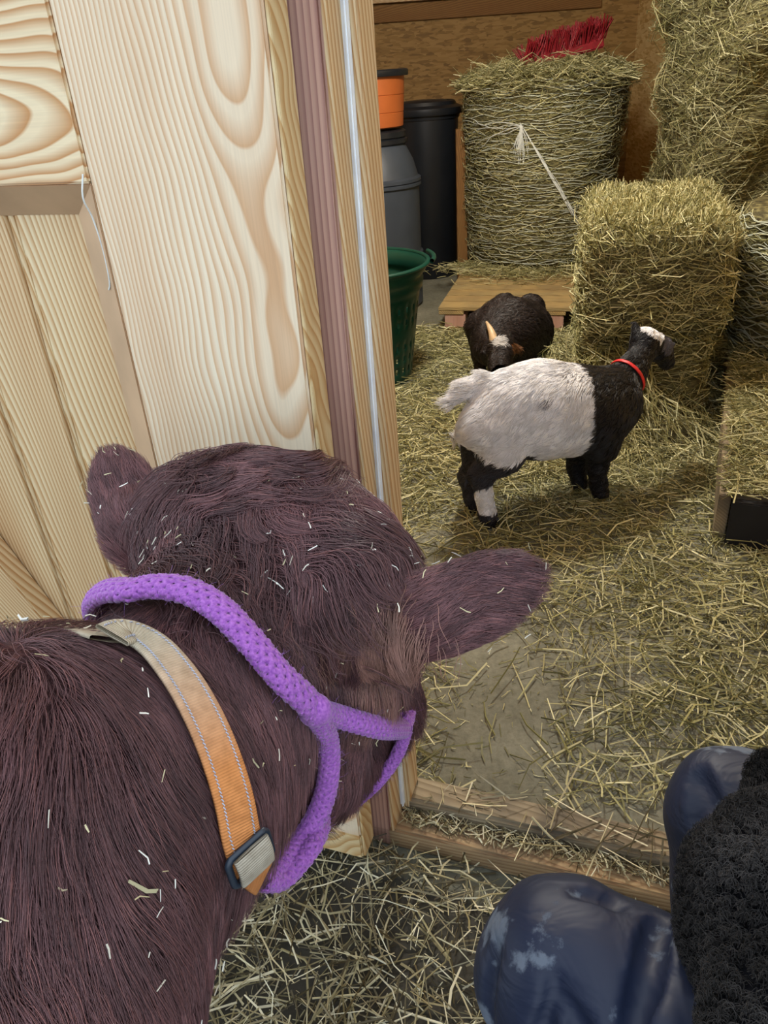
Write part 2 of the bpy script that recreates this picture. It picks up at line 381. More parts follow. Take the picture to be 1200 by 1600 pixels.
_g = nd(_nt, 'ShaderNodeVectorMath', operation='DOT_PRODUCT'); _nt.links.new(mapped(_nt), _g.inputs[0]); _g.inputs[1].default_value = (.3502, .9367, 0)   # darker brown floor before the threshold
_g2 = nd(_nt, 'ShaderNodeMath', operation='MULTIPLY_ADD'); _nt.links.new(_n1.outputs['Fac'], _g2.inputs[0]); _g2.inputs[1].default_value = .25; _nt.links.new(_g.outputs['Value'], _g2.inputs[2])
_c = mix(_nt, ramp(_nt, [(.30, (0, 0, 0, 1)), (.48, (1, 1, 1, 1)), (1.0, (1, 1, 1, 1))], _g2.outputs[0]), _c, _c)
_d = ramp(_nt, [(.42, (0, 0, 0, 1)), (.62, (.85, .85, .85, 1)), (.985, (.85, .85, .85, 1)), (1.0, (0, 0, 0, 1))], _g2.outputs[0]); _c = mix(_nt, _d, _c, (.035, .028, .02, 1))
_nt.links.new(_c, _b.inputs['Base Color']); bump(_nt, _b, _n2.outputs['Fac'], .5, .004)
M_SEAL = plain('pale_blue_seal', lin('eef3fb'), .45, vary=(14, .12))
M_GREENP = plain('green_plastic', lin('093d31'), .38, vary=(8, .12))
M_BIN = plain('black_plastic', lin('1a1d22'), .38, vary=(8, .15))
M_BARREL = plain('charcoal_plastic', lin('3b424c'), .45, vary=(6, .15))
M_ORANGE = plain('orange_plastic', lin('ad5c2c'), .42, vary=(7, .1))
M_RED = plain('red_bristle', lin('8a1a24'), .5, vary=(60, .25))
M_BLACKWOOD = plain('black_stained_wood', lin('17161a'), .7, vary=(12, .3))
M_HORN = plain('horn', lin('c9ab84'), .45, vary=(40, .2))
M_HOOF = plain('hoof', lin('1c1815'), .5)
M_TWINE = plain('white_twine', lin('d9dcd6'), .7)
M_NET = plain('pale_net', lin('c2c6b4'), .7)
M_NYLON = plain('red_nylon', lin('d8282c'), .5)
M_BUCKLE = plain('dark_buckle', lin('2b3440'), .35, vary=(15, .2))
M_GREYM = plain('grey_metal', lin('8a8d90'), .35, 1.0)

# ------------------------------------------------------------------ the setting
DO, DROT = (-.09, .945, 0), radians(-20.5)
def box_mesh(name, boxes, bev=0):
    bm = bmesh.new()
    for (x0, x1, y0, y1, z0, z1) in boxes:
        r = bmesh.ops.create_cube(bm, size=1)
        for v in r['verts']: v.co = Vector(((x0+x1)/2 + v.co.x*(x1-x0), (y0+y1)/2 + v.co.y*(y1-y0), (z0+z1)/2 + v.co.z*(z1-z0)))
    if bev: bmesh.ops.bevel(bm, geom=list(bm.edges), offset=bev, segments=2, affect='EDGES', clamp_overlap=True)
    return bm_mesh(name, bm, bool(bev), 35)
def grid_floor():
    n = 60; xs = np.linspace(-5, 5, n); ys = np.linspace(-4, 9, n); X, Y = np.meshgrid(xs, ys, indexing='ij')
    V = np.stack([X, Y, np.zeros_like(X)], -1).reshape(-1, 3); i = np.arange(n-1)[:, None]*n; j = np.arange(n-1)[None]
    return np_mesh('floor', V, np.stack([i+j, i+n+j, i+n+j+1, i+j+1], -1).reshape(-1, 4))
link('floor', grid_floor(), M_FLOOR, kind='structure', label='dusty concrete floor strewn with straw')
link('wall_back', box_mesh('wall_back', [(-1.4, 2.45, 7.42, 7.50, 0, 2.6)]), OSB_SHADED, kind='structure', label='chipboard wall behind the tall bale and the bins')
link('wall_right', box_mesh('wall_right', [(2.37, 2.45, -.3, 7.42, 0, 2.6)]), OSB_LIT, kind='structure', label='chipboard wall beside the tall heap of hay')
link('wall_left', box_mesh('wall_left', [(-1.4, -1.32, 1.7, 7.42, 0, 2.6)]), OSB_SHADED, kind='structure', label='chipboard wall behind the barrel')
link('ceiling', box_mesh('ceiling', [(-1.5, 2.5, 1.35, 7.5, 2.55, 2.6), (.4, 2.4, .6, 1.35, 2.55, 2.6)]), PLANKW, kind='structure', label='boarded stall ceiling')
wf = link('wall_front', box_mesh('wall_front', [(-1.9, -.062, .16, .22, 0, 2.6), (1.07, 2.6, .16, .22, 0, 2.6), (-.062, 1.07, .16, .22, 2.05, 2.6)]), PLANKW, kind='structure', label='boarded front wall of the stall')
wf.location = DO; wf.rotation_euler = (0, 0, DROT)
o = link('trim_1', board_mesh('trim_1', .118, .045, 3.3, .004), PINE_BROWN, kind='structure', label='brown horizontal board along the top of the chipboard wall')
o.location = (.40, 7.396, 1.737); o.rotation_euler = (0, pi/2, 0)
o = link('trim_2', board_mesh('trim_2', .03, .10, 3.3, .004), PINE, kind='structure', label='pale board edge above the brown horizontal board')
o.location = (.40, 7.37, 1.823); o.rotation_euler = (0, pi/2, 0)

def piece(name, parent, w, t, l, loc, mat, rot=(0, 0, 0), bev=.003, **k):
    o = link(name, board_mesh(name, w, t, l, bev), mat, parent, **k); o.location = loc; o.rotation_euler = rot; return o
# the door: wide stile, rail, bottom rail, brace, boards set back behind bevelled edges
door = empty('door_1', DO, DROT, kind='structure', label='planed pine plank door with a wide stile, open flat beside the doorway')
piece('stile', door, .262, .05, 1.93, (-.128, .025, 1.076), PINE_STILE)
piece('edge_lath', door, .005, .046, 1.95, (.0062, .026, 1.03), PINE_WARM, bev=.001, label='yellowish resinous edge of the door')
def tri(name, prof, z0, z1, loc, rot): 
    o = link(name, prism_mesh(name, prof, z0, z1, .0015), PINE_BEVEL, door); o.location = loc; o.rotation_euler = rot; return o
tri('stile_bevel', [(-.062, .0405), (0, 0), (0, .05), (-.062, .05)], .11, 1.25, (-.2592, 0, 0), (0, 0, 0))
tri('rail_bevel', [(0, 0), (-.042, .0405), (-.042, .05), (0, .05)], 0, .80, (-.262, 0, 1.2495), (0, -pi/2, 0))
rail = piece('rail', door, .27, .05, .80, (-.6605, .025, 1.385), PINE_KNOT, (0, -pi/2, 0))
piece('rail', door, .262, .05, .85, (-.685, .025, 1.88), PINE, (0, pi/2, 0))
piece('bottom_rail', door, .062, .05, 1.12, (-.557, .025, .079), PINE_WARM, (0, pi/2, 0), label='bottom board of the door with level grain')
piece('stile', door, .14, .05, 1.93, (-1.18, .025, 1.076), PINE)
s = -.296
for i in range(7):
    w = .149 if i == 0 else .123
    me = prism_mesh('plank', [(-w/2, .012), (-w/2+.0015, .004), (-w/2+.006, .0005), (-w/2+.011, .0035), (-w/2+.0125, .007), (-w/2+.015, .002), (-w/2+.019, .0), (w/2-.003, .0), (w/2, .006), (w/2, .028), (-w/2, .028)], -.93, .93)
    o = link('plank', me, PINE, door); o.location = (s - w/2, .041, 1.0); s -= w + .001
bd = Vector((.085, 0, -.176)).normalized(); bn = Vector((-bd.z, 0, bd.x)).normalized()
if bn.x > 0: bn = -bn
bp = Vector((-.62, 0, .569)) + bn * .065
piece('brace', door, .13, .04, 1.15, (bp.x, .0205, bp.z), PINE, (0, -math.atan2(bd.x, -bd.z), 0))
# a doorway frame with its threshold
fr_ = empty('door_frame', DO, DROT, kind='structure', label='wooden frame of the doorway with a straw-littered threshold')
piece('jamb', fr_, .125, .10, 2.05, (-.026, .125, 1.025), PINE_PINK, bev=.005, label='reddish post of the door frame')
piece('jamb_facing', fr_, .006, .050, 2.0, (.0398, .098, 1.05), PINE, bev=.001)
piece('door_stop', fr_, .022, .055, 2.0, (.050, .154, 1.05), PINE, bev=.003)
piece('seal_strip', fr_, .012, .009, 1.96, (.0442, .1225, 1.055), M_SEAL, bev=.002, label='pale blue-grey draught seal strip')
piece('seal_strip', fr_, .003, .012, 1.96, (.0485, .1195, 1.055), M_SEAL, bev=.001)
piece('threshold_board', fr_, .052, .052, 1.08, (.50, .101, .026), PINE_SILL, (0, pi/2, 0), bev=.004)
piece('threshold_board', fr_, .082, .062, 1.08, (.50, .160, .042), PINE_DULL, (0, pi/2, 0), bev=.006, label='raised grey-worn rear board of the threshold')
piece('jamb', fr_, .10, .10, 2.05, (1.055, .125, 1.025), PINE)
piece('lintel', fr_, .09, .10, 1.03, (.5, .125, 2.03), PINE, (0, pi/2, 0))

# ------------------------------------------------------------------ straw
HAY = [lin(c)[:3] for c in ('b9b384', '8f8b5c', 'd6d1a6', '69653f', 'a09b69', 'c5bd8d', '7a774c')]
STR = [lin(c)[:3] for c in ('b7ab86', '7f7355', 'e2d9b8', '51472f', '9c9068', 'cfc49c')]
def straw_mesh(name, P, Dr, L, W, pal, seed, bend=.12, flat=.45):
    r = np.random.default_rng(seed); n = len(P); Dr = nrm(Dr)
    a = nrm(np.cross(Dr, r.normal(size=(n, 3)))); b = np.cross(Dr, a)
    L = np.broadcast_to(L, (n,))[:, None]; W = np.broadcast_to(W, (n,))[:, None]
    k = r.normal(size=(n, 1)) * bend * L; t = r.uniform(.3, .7, (n, 1))
    rings = [P - Dr * L / 2, P - Dr * L / 2 + Dr * L * t + a * k, P + Dr * L / 2 + a * k * r.uniform(-1, 1, (n, 1))]
    V = np.empty((n, 9, 3), np.float32)
    for i, (c, s) in enumerate(zip(rings, (1, .95, .7))):
        V[:, i*3] = c + a * W * .5 * s; V[:, i*3+1] = c - a * W * .5 * s; V[:, i*3+2] = c + b * W * flat * s
    q = []
    for i in range(2):
        for j in range(3):
            j2 = (j + 1) % 3; q.append((i*3+j, i*3+j2, i*3+3+j2, i*3+3+j))
    F = (np.arange(n)[:, None, None] * 9 + np.array(q)[None]).reshape(-1, 4)
    col = np.array(pal)[r.integers(0, len(pal), n)] * r.uniform(.75, 1.2, (n, 1))
    return np_mesh(name, V.reshape(-1, 3), F, False, np.repeat(np.clip(col, 0, 1), 9, 0))
def scatter(name, pts, zfun, n, pal, seed, lmin, lmax, w, tilt=.10, parent=None, bend=.1, **k):
    r = np.random.default_rng(seed); th = r.uniform(0, 2*pi, n)
    D = np.stack([np.cos(th), np.sin(th), r.normal(size=n) * tilt], 1); L = r.uniform(lmin, lmax, n) * r.uniform(.5, 1, n)
    P = np.column_stack([pts, zfun(r, n) + np.abs(D[:, 2]) * L * .5])
    return link(name, straw_mesh(name, P, D, L, r.uniform(.6, 1.3, n) * w, pal, seed + 1, bend), M_STRAW, parent, world_space=parent is not None, **k)
def reject(n, box, dens, seed):
    r = np.random.default_rng(seed); out = []; c = 0
    while c < n:
        p = np.column_stack([r.uniform(box[0], box[1], 4*n), r.uniform(box[2], box[3], 4*n)]); p = p[r.random(4*n) < dens(p)]; out.append(p); c += len(p)
    return np.vstack(out)[:n]
_cn = CN(5, 3)
def dens_in(p):
    x, y = p.T; q = np.column_stack([x, y, 0*x]); d = .52 + .24 * _cn(q)
    d += .7 * np.clip((x - .30 - .12*(y-1)) / .5, 0, 1) * (y < 2.6)           # thick to the right
    d += .55 * (y > 2.2)
    bare = np.exp(-(((x - .33) / .22)**2 + ((y - 1.62) / .30)**2)) + .8*np.exp(-(((x - .15) / .12)**2 + ((y - 2.15) / .25)**2))
    t = (x - DO[0]) * .3502 + (y - DO[1]) * .9367
    return np.clip(d - .16 * bare, .05, 1) * (t > .195)
scatter('loose_straw', reject(25500, (-.75, 1.9, 1.05, 4.5), dens_in, 1), lambda r, n: r.uniform(.003, .022, n), 25500, HAY, 2, .05, .20, .0042, kind='stuff', label='loose straw scattered over the stall floor', cat='straw')
scatter('chaff', reject(30000, (-.6, 1.9, 1.05, 4.5), lambda p: np.clip(dens_in(p) + .15, 0, 1), 5), lambda r, n: r.uniform(.001, .006, n), 30000, HAY, 6, .008, .035, .0026, kind='stuff', label='fine hay chaff trodden into the stall floor', cat='chaff')
def dens_out(p):
    x, y = p.T; t = (x - DO[0]) * .3502 + (y - DO[1]) * .9367; q = np.column_stack([x, y, 0*x])
    bare = np.exp(-(((x + .17) / .13)**2 + ((y - .33) / .13)**2))
    return np.clip(.75 + .25 * _cn(q) - .9 * bare, .02, 1) * (t < .07)
scatter('trodden_straw', reject(5200, (-.55, .95, -.1, 1.1), dens_out, 7), lambda r, n: r.uniform(.003, .035, n), 5200, STR, 8, .04, .16, .0036, kind='stuff', label='coarse grey-gold straw on the floor outside the doorway', cat='straw')
scatter('trodden_chaff', reject(5000, (-.55, .95, -.1, 1.1), dens_out, 9), lambda r, n: r.uniform(.001, .006, n), 5000, STR, 10, .006, .03, .0022, kind='stuff', label='chaff between the straw outside the doorway', cat='chaff')
def on_sill(n, s0, s1, t0, t1, seed):
    r = np.random.default_rng(seed); s_ = r.uniform(s0, s1, n); t_ = r.uniform(t0, t1, n)
    return np.column_stack([DO[0] + s_*.9367 + t_*.3502, DO[1] - s_*.3502 + t_*.9367])
scatter('threshold_chaff', np.vstack([on_sill(620, .05, .72, .095, .13, 11), on_sill(80, .05, .72, .13, .19, 12)]), lambda r, n: np.r_[r.uniform(.053, .066, 620), r.uniform(.084, .088, 80)], 700, STR, 13, .012, .06, .0026, kind='stuff', label='bits of straw caught in the groove of the threshold', cat='straw')
scatter('long_straws', np.vstack([on_sill(26, .2, .6, .08, .22, 15)]), lambda r, n: r.uniform(.088, .10, n), 26, STR, 16, .10, .26, .0040, kind='stuff', label='long straws lying across the threshold', cat='straw', bend=.05)

# ------------------------------------------------------------------ bales, pallet, heap
def shell(name, parent, sdf, V, F, n, seed, pal, lmin, lmax, w, dirfn, lift=.01, bend=.18, keep=None, spread=.5, **k):
    r = np.random.default_rng(seed); P = sample_mesh(V, F, n, seed + 1, keep); e = .01; N = np.zeros_like(P)
    for i in range(3):
        o_ = np.zeros(3); o_[i] = e; N[:, i] = sdf((P + o_).astype(np.float32)) - sdf((P - o_).astype(np.float32))
    N = nrm(N); D = dirfn(P, N, r) + r.normal(size=P.shape) * spread
    D = D - N * (D * N).sum(1, keepdims=True) * .75
    P = P + N * (lift * r.uniform(-.3, 1.3, (n, 1)))
    return link(name, straw_mesh(name, P, D, r.uniform(lmin, lmax, n), r.uniform(.6, 1.3, n) * w, pal, seed + 2, bend), M_STRAW, parent, world_space=True, kind='stuff', **k)
def rbox(c, half, yaw, rnd, nz, amp):
    ca, sa = cos(yaw), sin(yaw); c = np.array(c, np.float32); half = np.array(half, np.float32)
    def f(P):
        q = P - c; q = np.stack([q[..., 0]*ca + q[..., 1]*sa, -q[..., 0]*sa + q[..., 1]*ca, q[..., 2]], -1)
        a = np.abs(q) - half + rnd; o_ = np.sqrt((np.maximum(a, 0)**2).sum(-1)) + np.minimum(a.max(-1), 0) - rnd
        return o_ - nz(P) * amp if amp else o_
    return f
def horiz(P, N, r): 
    t = np.cross(N, [0, 0, 1.0]); return t * np.sign(r.normal(size=(len(P), 1)))
def bale(name, c, half, yaw, seed, n, label, amp=.018, lens=(.05, .15), w=.0042, topn=0, group=None, rnd=.05, pal=HAY, keep=None, cat='hay bale', spread=.55):
    f = rbox(c, half, yaw, rnd, CN(11, seed), amp); m = max(half) * 1.5 + .1
    V, F = surface_nets(f, np.array(c) - m, np.array(c) + m, .03)
    root = empty(name, (c[0], c[1], c[2] - half[2]), 0, label=label, cat=cat, group=group)
    me = np_mesh('packed_hay', V, F); link('packed_hay', me, M_HAYCORE, root, world_space=True)
    shell('stalks', root, f, V, F, n, seed, pal, lens[0], lens[1], w, horiz, keep=keep, spread=spread)
    if topn:
        top = c[2] + half[2] * .55
        def up(P, N, r): return np.tile([0, 0, 1.3], (len(P), 1))
        r = np.random.default_rng(seed + 9); P = sample_mesh(V, F, topn, seed + 8, lambda q: (q[:, 2] > top) * 1.0 + 1e-9)
        D = r.normal(size=P.shape) * .45 + [0, -.15, 1.0]; D = nrm(D); L = r.uniform(.03, .09, topn)
        link('cut_ends', straw_mesh('cut_ends', P + D * (L[:, None] * .25), D, L, r.uniform(.6, 1.2, topn) * .0042, [tuple(np.minimum(1, np.array(x) * 1.12)) for x in HAY], seed + 7, .15), M_STRAW, root, world_space=True, kind='stuff')
    return root
# round net-wrapped bales
def round_bale(c, r0, z0, z1, seed, label, n, rings, wave=.006):
    root = empty('round_bale', (c[0], c[1], z0), 0, label=label, cat='hay bale', group='net-wrapped round bales')
    nz = CN(7, seed); cc = np.array(c, np.float32)
    def f(P):
        d = np.sqrt(((P[..., :2] - cc)**2).sum(-1)) - r0; h = np.abs(P[..., 2] - (z0+z1)/2) - (z1-z0)/2; k = .06
        a = np.maximum(d + k, 0); b_ = np.maximum(h + k, 0); return np.sqrt(a*a + b_*b_) + np.minimum(np.maximum(d, h) + k, 0) - k - nz(P) * .016
    V, F = surface_nets(f, (c[0]-r0-.1, c[1]-r0-.1, z0-.06), (c[0]+r0+.1, c[1]+r0+.1, z1+.1), .03)
    link('packed_hay', np_mesh('packed_hay', V, F), M_HAYCORE, root, world_space=True)
    shell('stalks', root, f, V, F, n, seed, HAY, .04, .13, .0042, lambda P, N, r: horiz(P, N, r) * 1.3, lift=.008, spread=.38, keep=lambda q: (q[:, 2] < z1 - .04) * 1.0 + .001)
    r = np.random.default_rng(seed + 3); parts = []; m = 90; th = np.arange(m + 1) * 2 * pi / m
    for z in np.linspace(z0 + .04, z1 - .03, rings):
        ph = r.uniform(0, 6.28, 4); zz = z + wave * (np.sin(th*9 + ph[0]) + np.sin(th*14 + ph[1])) + .010 * np.sin(th + ph[2])
        P = np.stack([c[0] + r0*np.cos(th), c[1] + r0*np.sin(th), zz], 1)
        P = P.astype(np.float32)
        for _ in range(2):
            d = f(P) - .007; rad = P[:, :2] - cc; P[:, :2] -= nrm(rad) * d[:, None]
        P[-1] = P[0]; parts.append(tube(P, .0016 + .0012 * r.random(), 4))
    V2, F2 = merge(parts); link('net_wrap', np_mesh('net_wrap', V2, F2), M_NET, root, world_space=True, kind='stuff', label='pale horizontal net threads')
    return root, f
BC, BR = (1.22, 5.58), .50
tall, tall_f = round_bale(BC, BR, .145, 1.26, 21, 'tall round bale wrapped in pale net, standing on the wooden pallet', 9000, 52)
def on_cyl(th, z, off=.012): return (BC[0] + (BR+off)*cos(th), BC[1] + (BR+off)*sin(th), z)
# gathered twine on the tall bale: a tuft of fibres and strands running down to the side
r = np.random.default_rng(5); parts = []
T0, Z0_ = -2.03, 1.005
for i in range(26):
    a = r.normal() * .06; P = [on_cyl(T0 + r.normal()*.012, Z0_ + r.normal()*.01, .03)] + [on_cyl(T0 + a*u - .02*u, Z0_ - (.10 + .12*r.random())*u, .03 - .015*u) for u in (.35, .7, 1)]
    Q, _ = smooth_path(P, 10); parts.append(tube(Q, .0022, 4))
for i in range(7):
    P = [on_cyl(T0 + (.62 + .02*i)*u, Z0_ - (.50 + .012*i)*u + .015*r.normal()*u, .018) for u in np.linspace(0, 1, 6)]
    Q, _ = smooth_path(P, 26); parts.append(tube(Q, .0024, 4))
for i in range(5):
    P = [on_cyl(T0 - .75*u, Z0_ + (.05 - .05*i + .02*r.normal())*u, .016) for u in np.linspace(0, 1, 5)]
    Q, _ = smooth_path(P, 26); parts.append(tube(Q, .0020, 4))
V, F = merge(parts); link('twine', np_mesh('twine', V, F), M_TWINE, tall, world_space=True, label='white gathered twine')
# loose hay on top of the tall bale, drooping over its rim
def disc(c, rr, n, seed, pw=.5):
    r = np.random.default_rng(seed); a = r.uniform(0, 2*pi, n); q = rr * r.random(n)**pw; return np.column_stack([c[0] + q*np.cos(a), c[1] + q*np.sin(a)]), q
pp, qq = disc(BC, .56, 5200, 31)
scatter('loose_hay', pp, lambda r, n: 1.26 + (.085 - .10*(qq/.56)**2) * r.uniform(.2, 1.1, n) - .09*np.maximum(0, qq - .47)/.09*r.random(n), 5200, HAY, 32, .06, .24, .0044, .25, kind='stuff', label='loose hay heaped on top of the tall net-wrapped bale', cat='hay')
# two small bales, one on the other
bale('hay_bale', (1.20, 3.37, .187), (.24, .45, .185), radians(-15), 41, 6000, 'lower small hay bale, half buried in loose hay behind the white-backed goat', group='small stacked hay bales')
bale('hay_bale', (1.215, 3.345, .585), (.265, .46, .195), radians(-15), 42, 8000, 'upper small hay bale with a pale bristly top', topn=6500, group='small stacked hay bales')
# hay pulled out round the foot of the two bales
def heap_f(P):
    x, y, z = P[..., 0], P[..., 1], P[..., 2]
    h = .30*np.exp(-((x-.98)/.16)**2 - ((y-2.93)/.13)**2) + .10*np.exp(-((x-1.18)/.16)**2 - ((y-2.78)/.10)**2) + .22*np.exp(-((x-.86)/.15)**2 - ((y-3.25)/.30)**2) - .02
    return (z - h) * .55
V, F = surface_nets(heap_f, (.5, 2.3, -.02), (1.75, 3.9, .6), .03)
rt = empty('hay_heap', (1.05, 2.95, 0), label='loose hay pulled out at the foot of the two small bales', cat='hay', kind='stuff')
link('packed_hay', np_mesh('packed_hay', V, F), M_HAYCORE, rt, world_space=True)
shell('stalks', rt, heap_f, V, F, 5500, 44, HAY, .07, .26, .0042, lambda P, N, r: np.tile([.2, -.6, -.5], (len(P), 1)), lift=.03, bend=.15, spread=.6)
# the tall ragged heap against the right wall
bale('hay_stack', (1.985, 4.42, .99), (.275, .50, .985), radians(-2), 46, 15000, 'tall ragged stack of dull, shadow-darkened hay against the chipboard wall', amp=.05, lens=(.07, .26), rnd=.14, cat='hay stack', pal=[tuple(np.array(c) * .74) for c in HAY])  # dull hay palette, darkened further to put the stack's shadows into its colour
# low platform at the right, its round bale, straw on it
PY = radians(-24)
R_UP = Matrix(((0, 1, 0), (0, 0, 1), (1, 0, 0))).to_euler(); R_FLAT = Matrix(((0, 0, 1), (1, 0, 0), (0, 1, 0))).to_euler()
pl = empty('low_platform', (1.03, 1.99, 0), PY, label='low wooden platform with a black front board, covered in straw', cat='platform')
piece('side_board', pl, .165, .035, 1.7, (.0, .88, .0825), PINE_DULL, R_UP, label='grey-worn side board')
piece('front_board', pl, .155, .03, 1.0, (.52, .016, .080), M_BLACKWOOD, (0, pi/2, 0), label='black front board')
for i in range(9):
    piece('deck_board', pl, .17, .022, 1.0, (.52, .125 + i*.185, .157), PINE_DULL, R_FLAT)
r = np.random.default_rng(3); n = 5200; u = .015 + .75 * r.random(n)**1.5; v = r.uniform(0.02, 1.5, n)
pp = np.column_stack([1.03 + u*cos(PY) - v*sin(PY), 1.99 + u*sin(PY) + v*cos(PY)])
scatter('loose_hay', pp, lambda r, n: .172 + r.uniform(.0, .05, n) * np.clip(u*6, .1, 1), n, HAY, 52, .05, .20, .0040, .2, kind='stuff', label='loose straw lying on the low platform', cat='straw')
round_bale((1.93, 3.30), .335, .176, .76, 61, 'round bale wrapped in net at the right edge, on the low platform', 3500, 34, .010)
# pallet
pa = empty('pallet', (.398, 4.431, 0), radians(-16), label='pale wooden pallet under the tall net-wrapped bale', cat='pallet')
me = board_mesh('deck_board', .118, .022, 1.25, .003)
for i in range(10):
    o = link('deck_board', me, PINE_PALLET, pa); o.location = (.625, .06 + i*.132, .129); o.rotation_euler = R_FLAT
for x in (.0, .575, 1.10):
    piece('runner', pa, .145, .022, 1.3, (x + .073, .65, .107), PINE_PALLET, (pi/2, 0, 0))
    for y in (.0, .60, 1.2): piece('block', pa, .12, .10, .074, (x + .075 + (.02 if x < .1 else 0), y + .055, .058), PINE_PINK if y == 0 else PINE_PALLET)
    piece('runner', pa, .10, .02, 1.3, (x + .073, .65, .011), PINE_PALLET, (pi/2, 0, 0))
r = np.random.default_rng(8); n = 1500; a = r.uniform(-2.9, -.5, n); q = BR + .02 + np.abs(r.normal(size=n)) * .13
pp = np.column_stack([BC[0] + q*np.cos(a), BC[1] + q*np.sin(a)])
pp = pp[((pp[:, 0]-.398)*sin(radians(16)) + (pp[:, 1]-4.431)*cos(radians(16)) > .03)]; n = len(pp)
scatter('loose_hay', pp, lambda r, n: .143 + r.uniform(0, .035, n), n, HAY, 55, .05, .2, .0042, .12, kind='stuff', label='loose hay on the pallet at the foot of the tall bale', cat='hay')
o = empty('wooden_post', (.685, 5.63, 0), label='short wooden post leaning between the black bin and the tall bale', cat='post'); piece('post_timber', o, .07, .05, .98, (0, 0, .49), PINE_BROWN, bev=.004)

# ------------------------------------------------------------------ barrel, bucket, bin, basket, broom
ba = empty('barrel', (.09, 5.12, 0), label='grey plastic barrel with moulded hoops, under the orange bucket', cat='barrel')
R = .27
link('body', lathe_mesh('body', [(0, 0), (R-.02, 0), (R, .02), (R, .30), (R+.012, .31), (R+.012, .335), (R, .345), (R, .72), (R+.013, .73), (R+.013, .745), (R+.004, .75), (R+.013, .755), (R+.013, .772), (R-.004, .782), (R-.03, .87), (R-.075, .955), (R-.085, .965), (0, .965)]), M_BARREL, ba)
link('lid', lathe_mesh('lid', [(0, .96), (R-.075, .96), (R-.062, .968), (R-.062, .988), (R-.075, .995), (R-.068, 1.0), (R-.068, 1.03), (R-.08, 1.038), (0, 1.038)]), M_BIN, ba, label='black screw lid')
bu = empty('bucket', (.085, 5.12, 1.052), label='orange plastic bucket with a black rim, standing on the grey barrel', cat='bucket')
link('body', lathe_mesh('body', [(0, 0), (.188, 0), (.194, .005), (.199, .075), (.196, .078), (.200, .081), (.206, .165), (.203, .168), (.207, .171), (.211, .265), (.20, .265), (.185, .02), (0, .02)]), M_ORANGE, bu)
link('rim', lathe_mesh('rim', [(.20, .262), (.232, .262), (.236, .27), (.236, .29), (.228, .297), (.20, .297)], close=True), M_BIN, bu, label='black rim')
bi = empty('dustbin', (.467, 5.9, 0), label='tall black plastic dustbin with a ridged lid', cat='bin')
link('body', lathe_mesh('body', [(0, 0), (.20, 0), (.206, .01), (.232, 1.04), (.24, 1.04), (.244, 1.07), (.235, 1.08), (0, 1.08)]), M_BIN, bi)
link('lid', lathe_mesh('lid', [(.22, 1.07), (.262, 1.065), (.266, 1.075), (.264, 1.105), (.248, 1.112), (.222, 1.122), (.212, 1.142), (.20, 1.147), (.194, 1.139), (.165, 1.139), (.15, 1.15), (.075, 1.155), (0, 1.155)]), M_BIN, bi)
for sgn in (1, -1):
    P, _ = smooth_path([(sgn*.225, -.06, .92), (sgn*.262, -.05, .91), (sgn*.27, 0, .91), (sgn*.262, .05, .91), (sgn*.225, .06, .92)], 14); V, F = tube(P, .014, 8); link('handle', np_mesh('handle', V, F), M_BIN, bi)
bk = empty('basket', (-.045, 3.74, 0), label='deep green plastic basket with a perforated wall, beside the doorpost', cat='basket')
def basket_wall():
    nth, zs = 96, np.array([0, .03, .06, .09, .12, .15, .18, .21, .24, .27, .30, .33, .36, .39, .42, .435, .45, .49, .50, .53, .56])
    th = np.arange(nth) * 2*pi/nth
    def rad(z): return .235 + .075*(z/.56) + (.012 if .45 <= z <= .49 else 0) + (.02 if z > .5 else 0)
    V = np.array([[rad(z)*cos(t), rad(z)*sin(t), z] for z in zs for t in th] + [[0, 0, 0.004]]); F = []
    for k in range(len(zs)-1):
        for i in range(nth):
            if k in (2, 4, 6, 10, 12) and i % 3 == 1 : continue
            j = (i+1) % nth; F.append((k*nth+i, k*nth+j, (k+1)*nth+j, (k+1)*nth+i))
    c = len(V) - 1
    for i in range(0, nth, 2): F.append((c, (i+2) % nth, i+1, i))
    return np_mesh('wall', V, F)
o = link('wall', basket_wall(), M_GREENP, bk); md = o.modifiers.new('thick', 'SOLIDIFY'); md.thickness = .006; md.offset = -1
th = np.linspace(0, 2*pi, 97); V, F = tube(np.stack([.338*np.cos(th), .338*np.sin(th), 0*th + .562], 1), .012, 8, up=np.tile([0, 0, 1.0], (97, 1)), flat=.010); link('rim', np_mesh('rim', V, F), M_GREENP, bk)
for a0 in (.0, pi):
    th = np.linspace(a0 - .32, a0 + .32, 16); V, F = tube(np.stack([.365*np.cos(th), .365*np.sin(th), .575 - 0*th], 1), .011, 8); link('handle', np_mesh('handle', V, F), M_GREENP, bk)
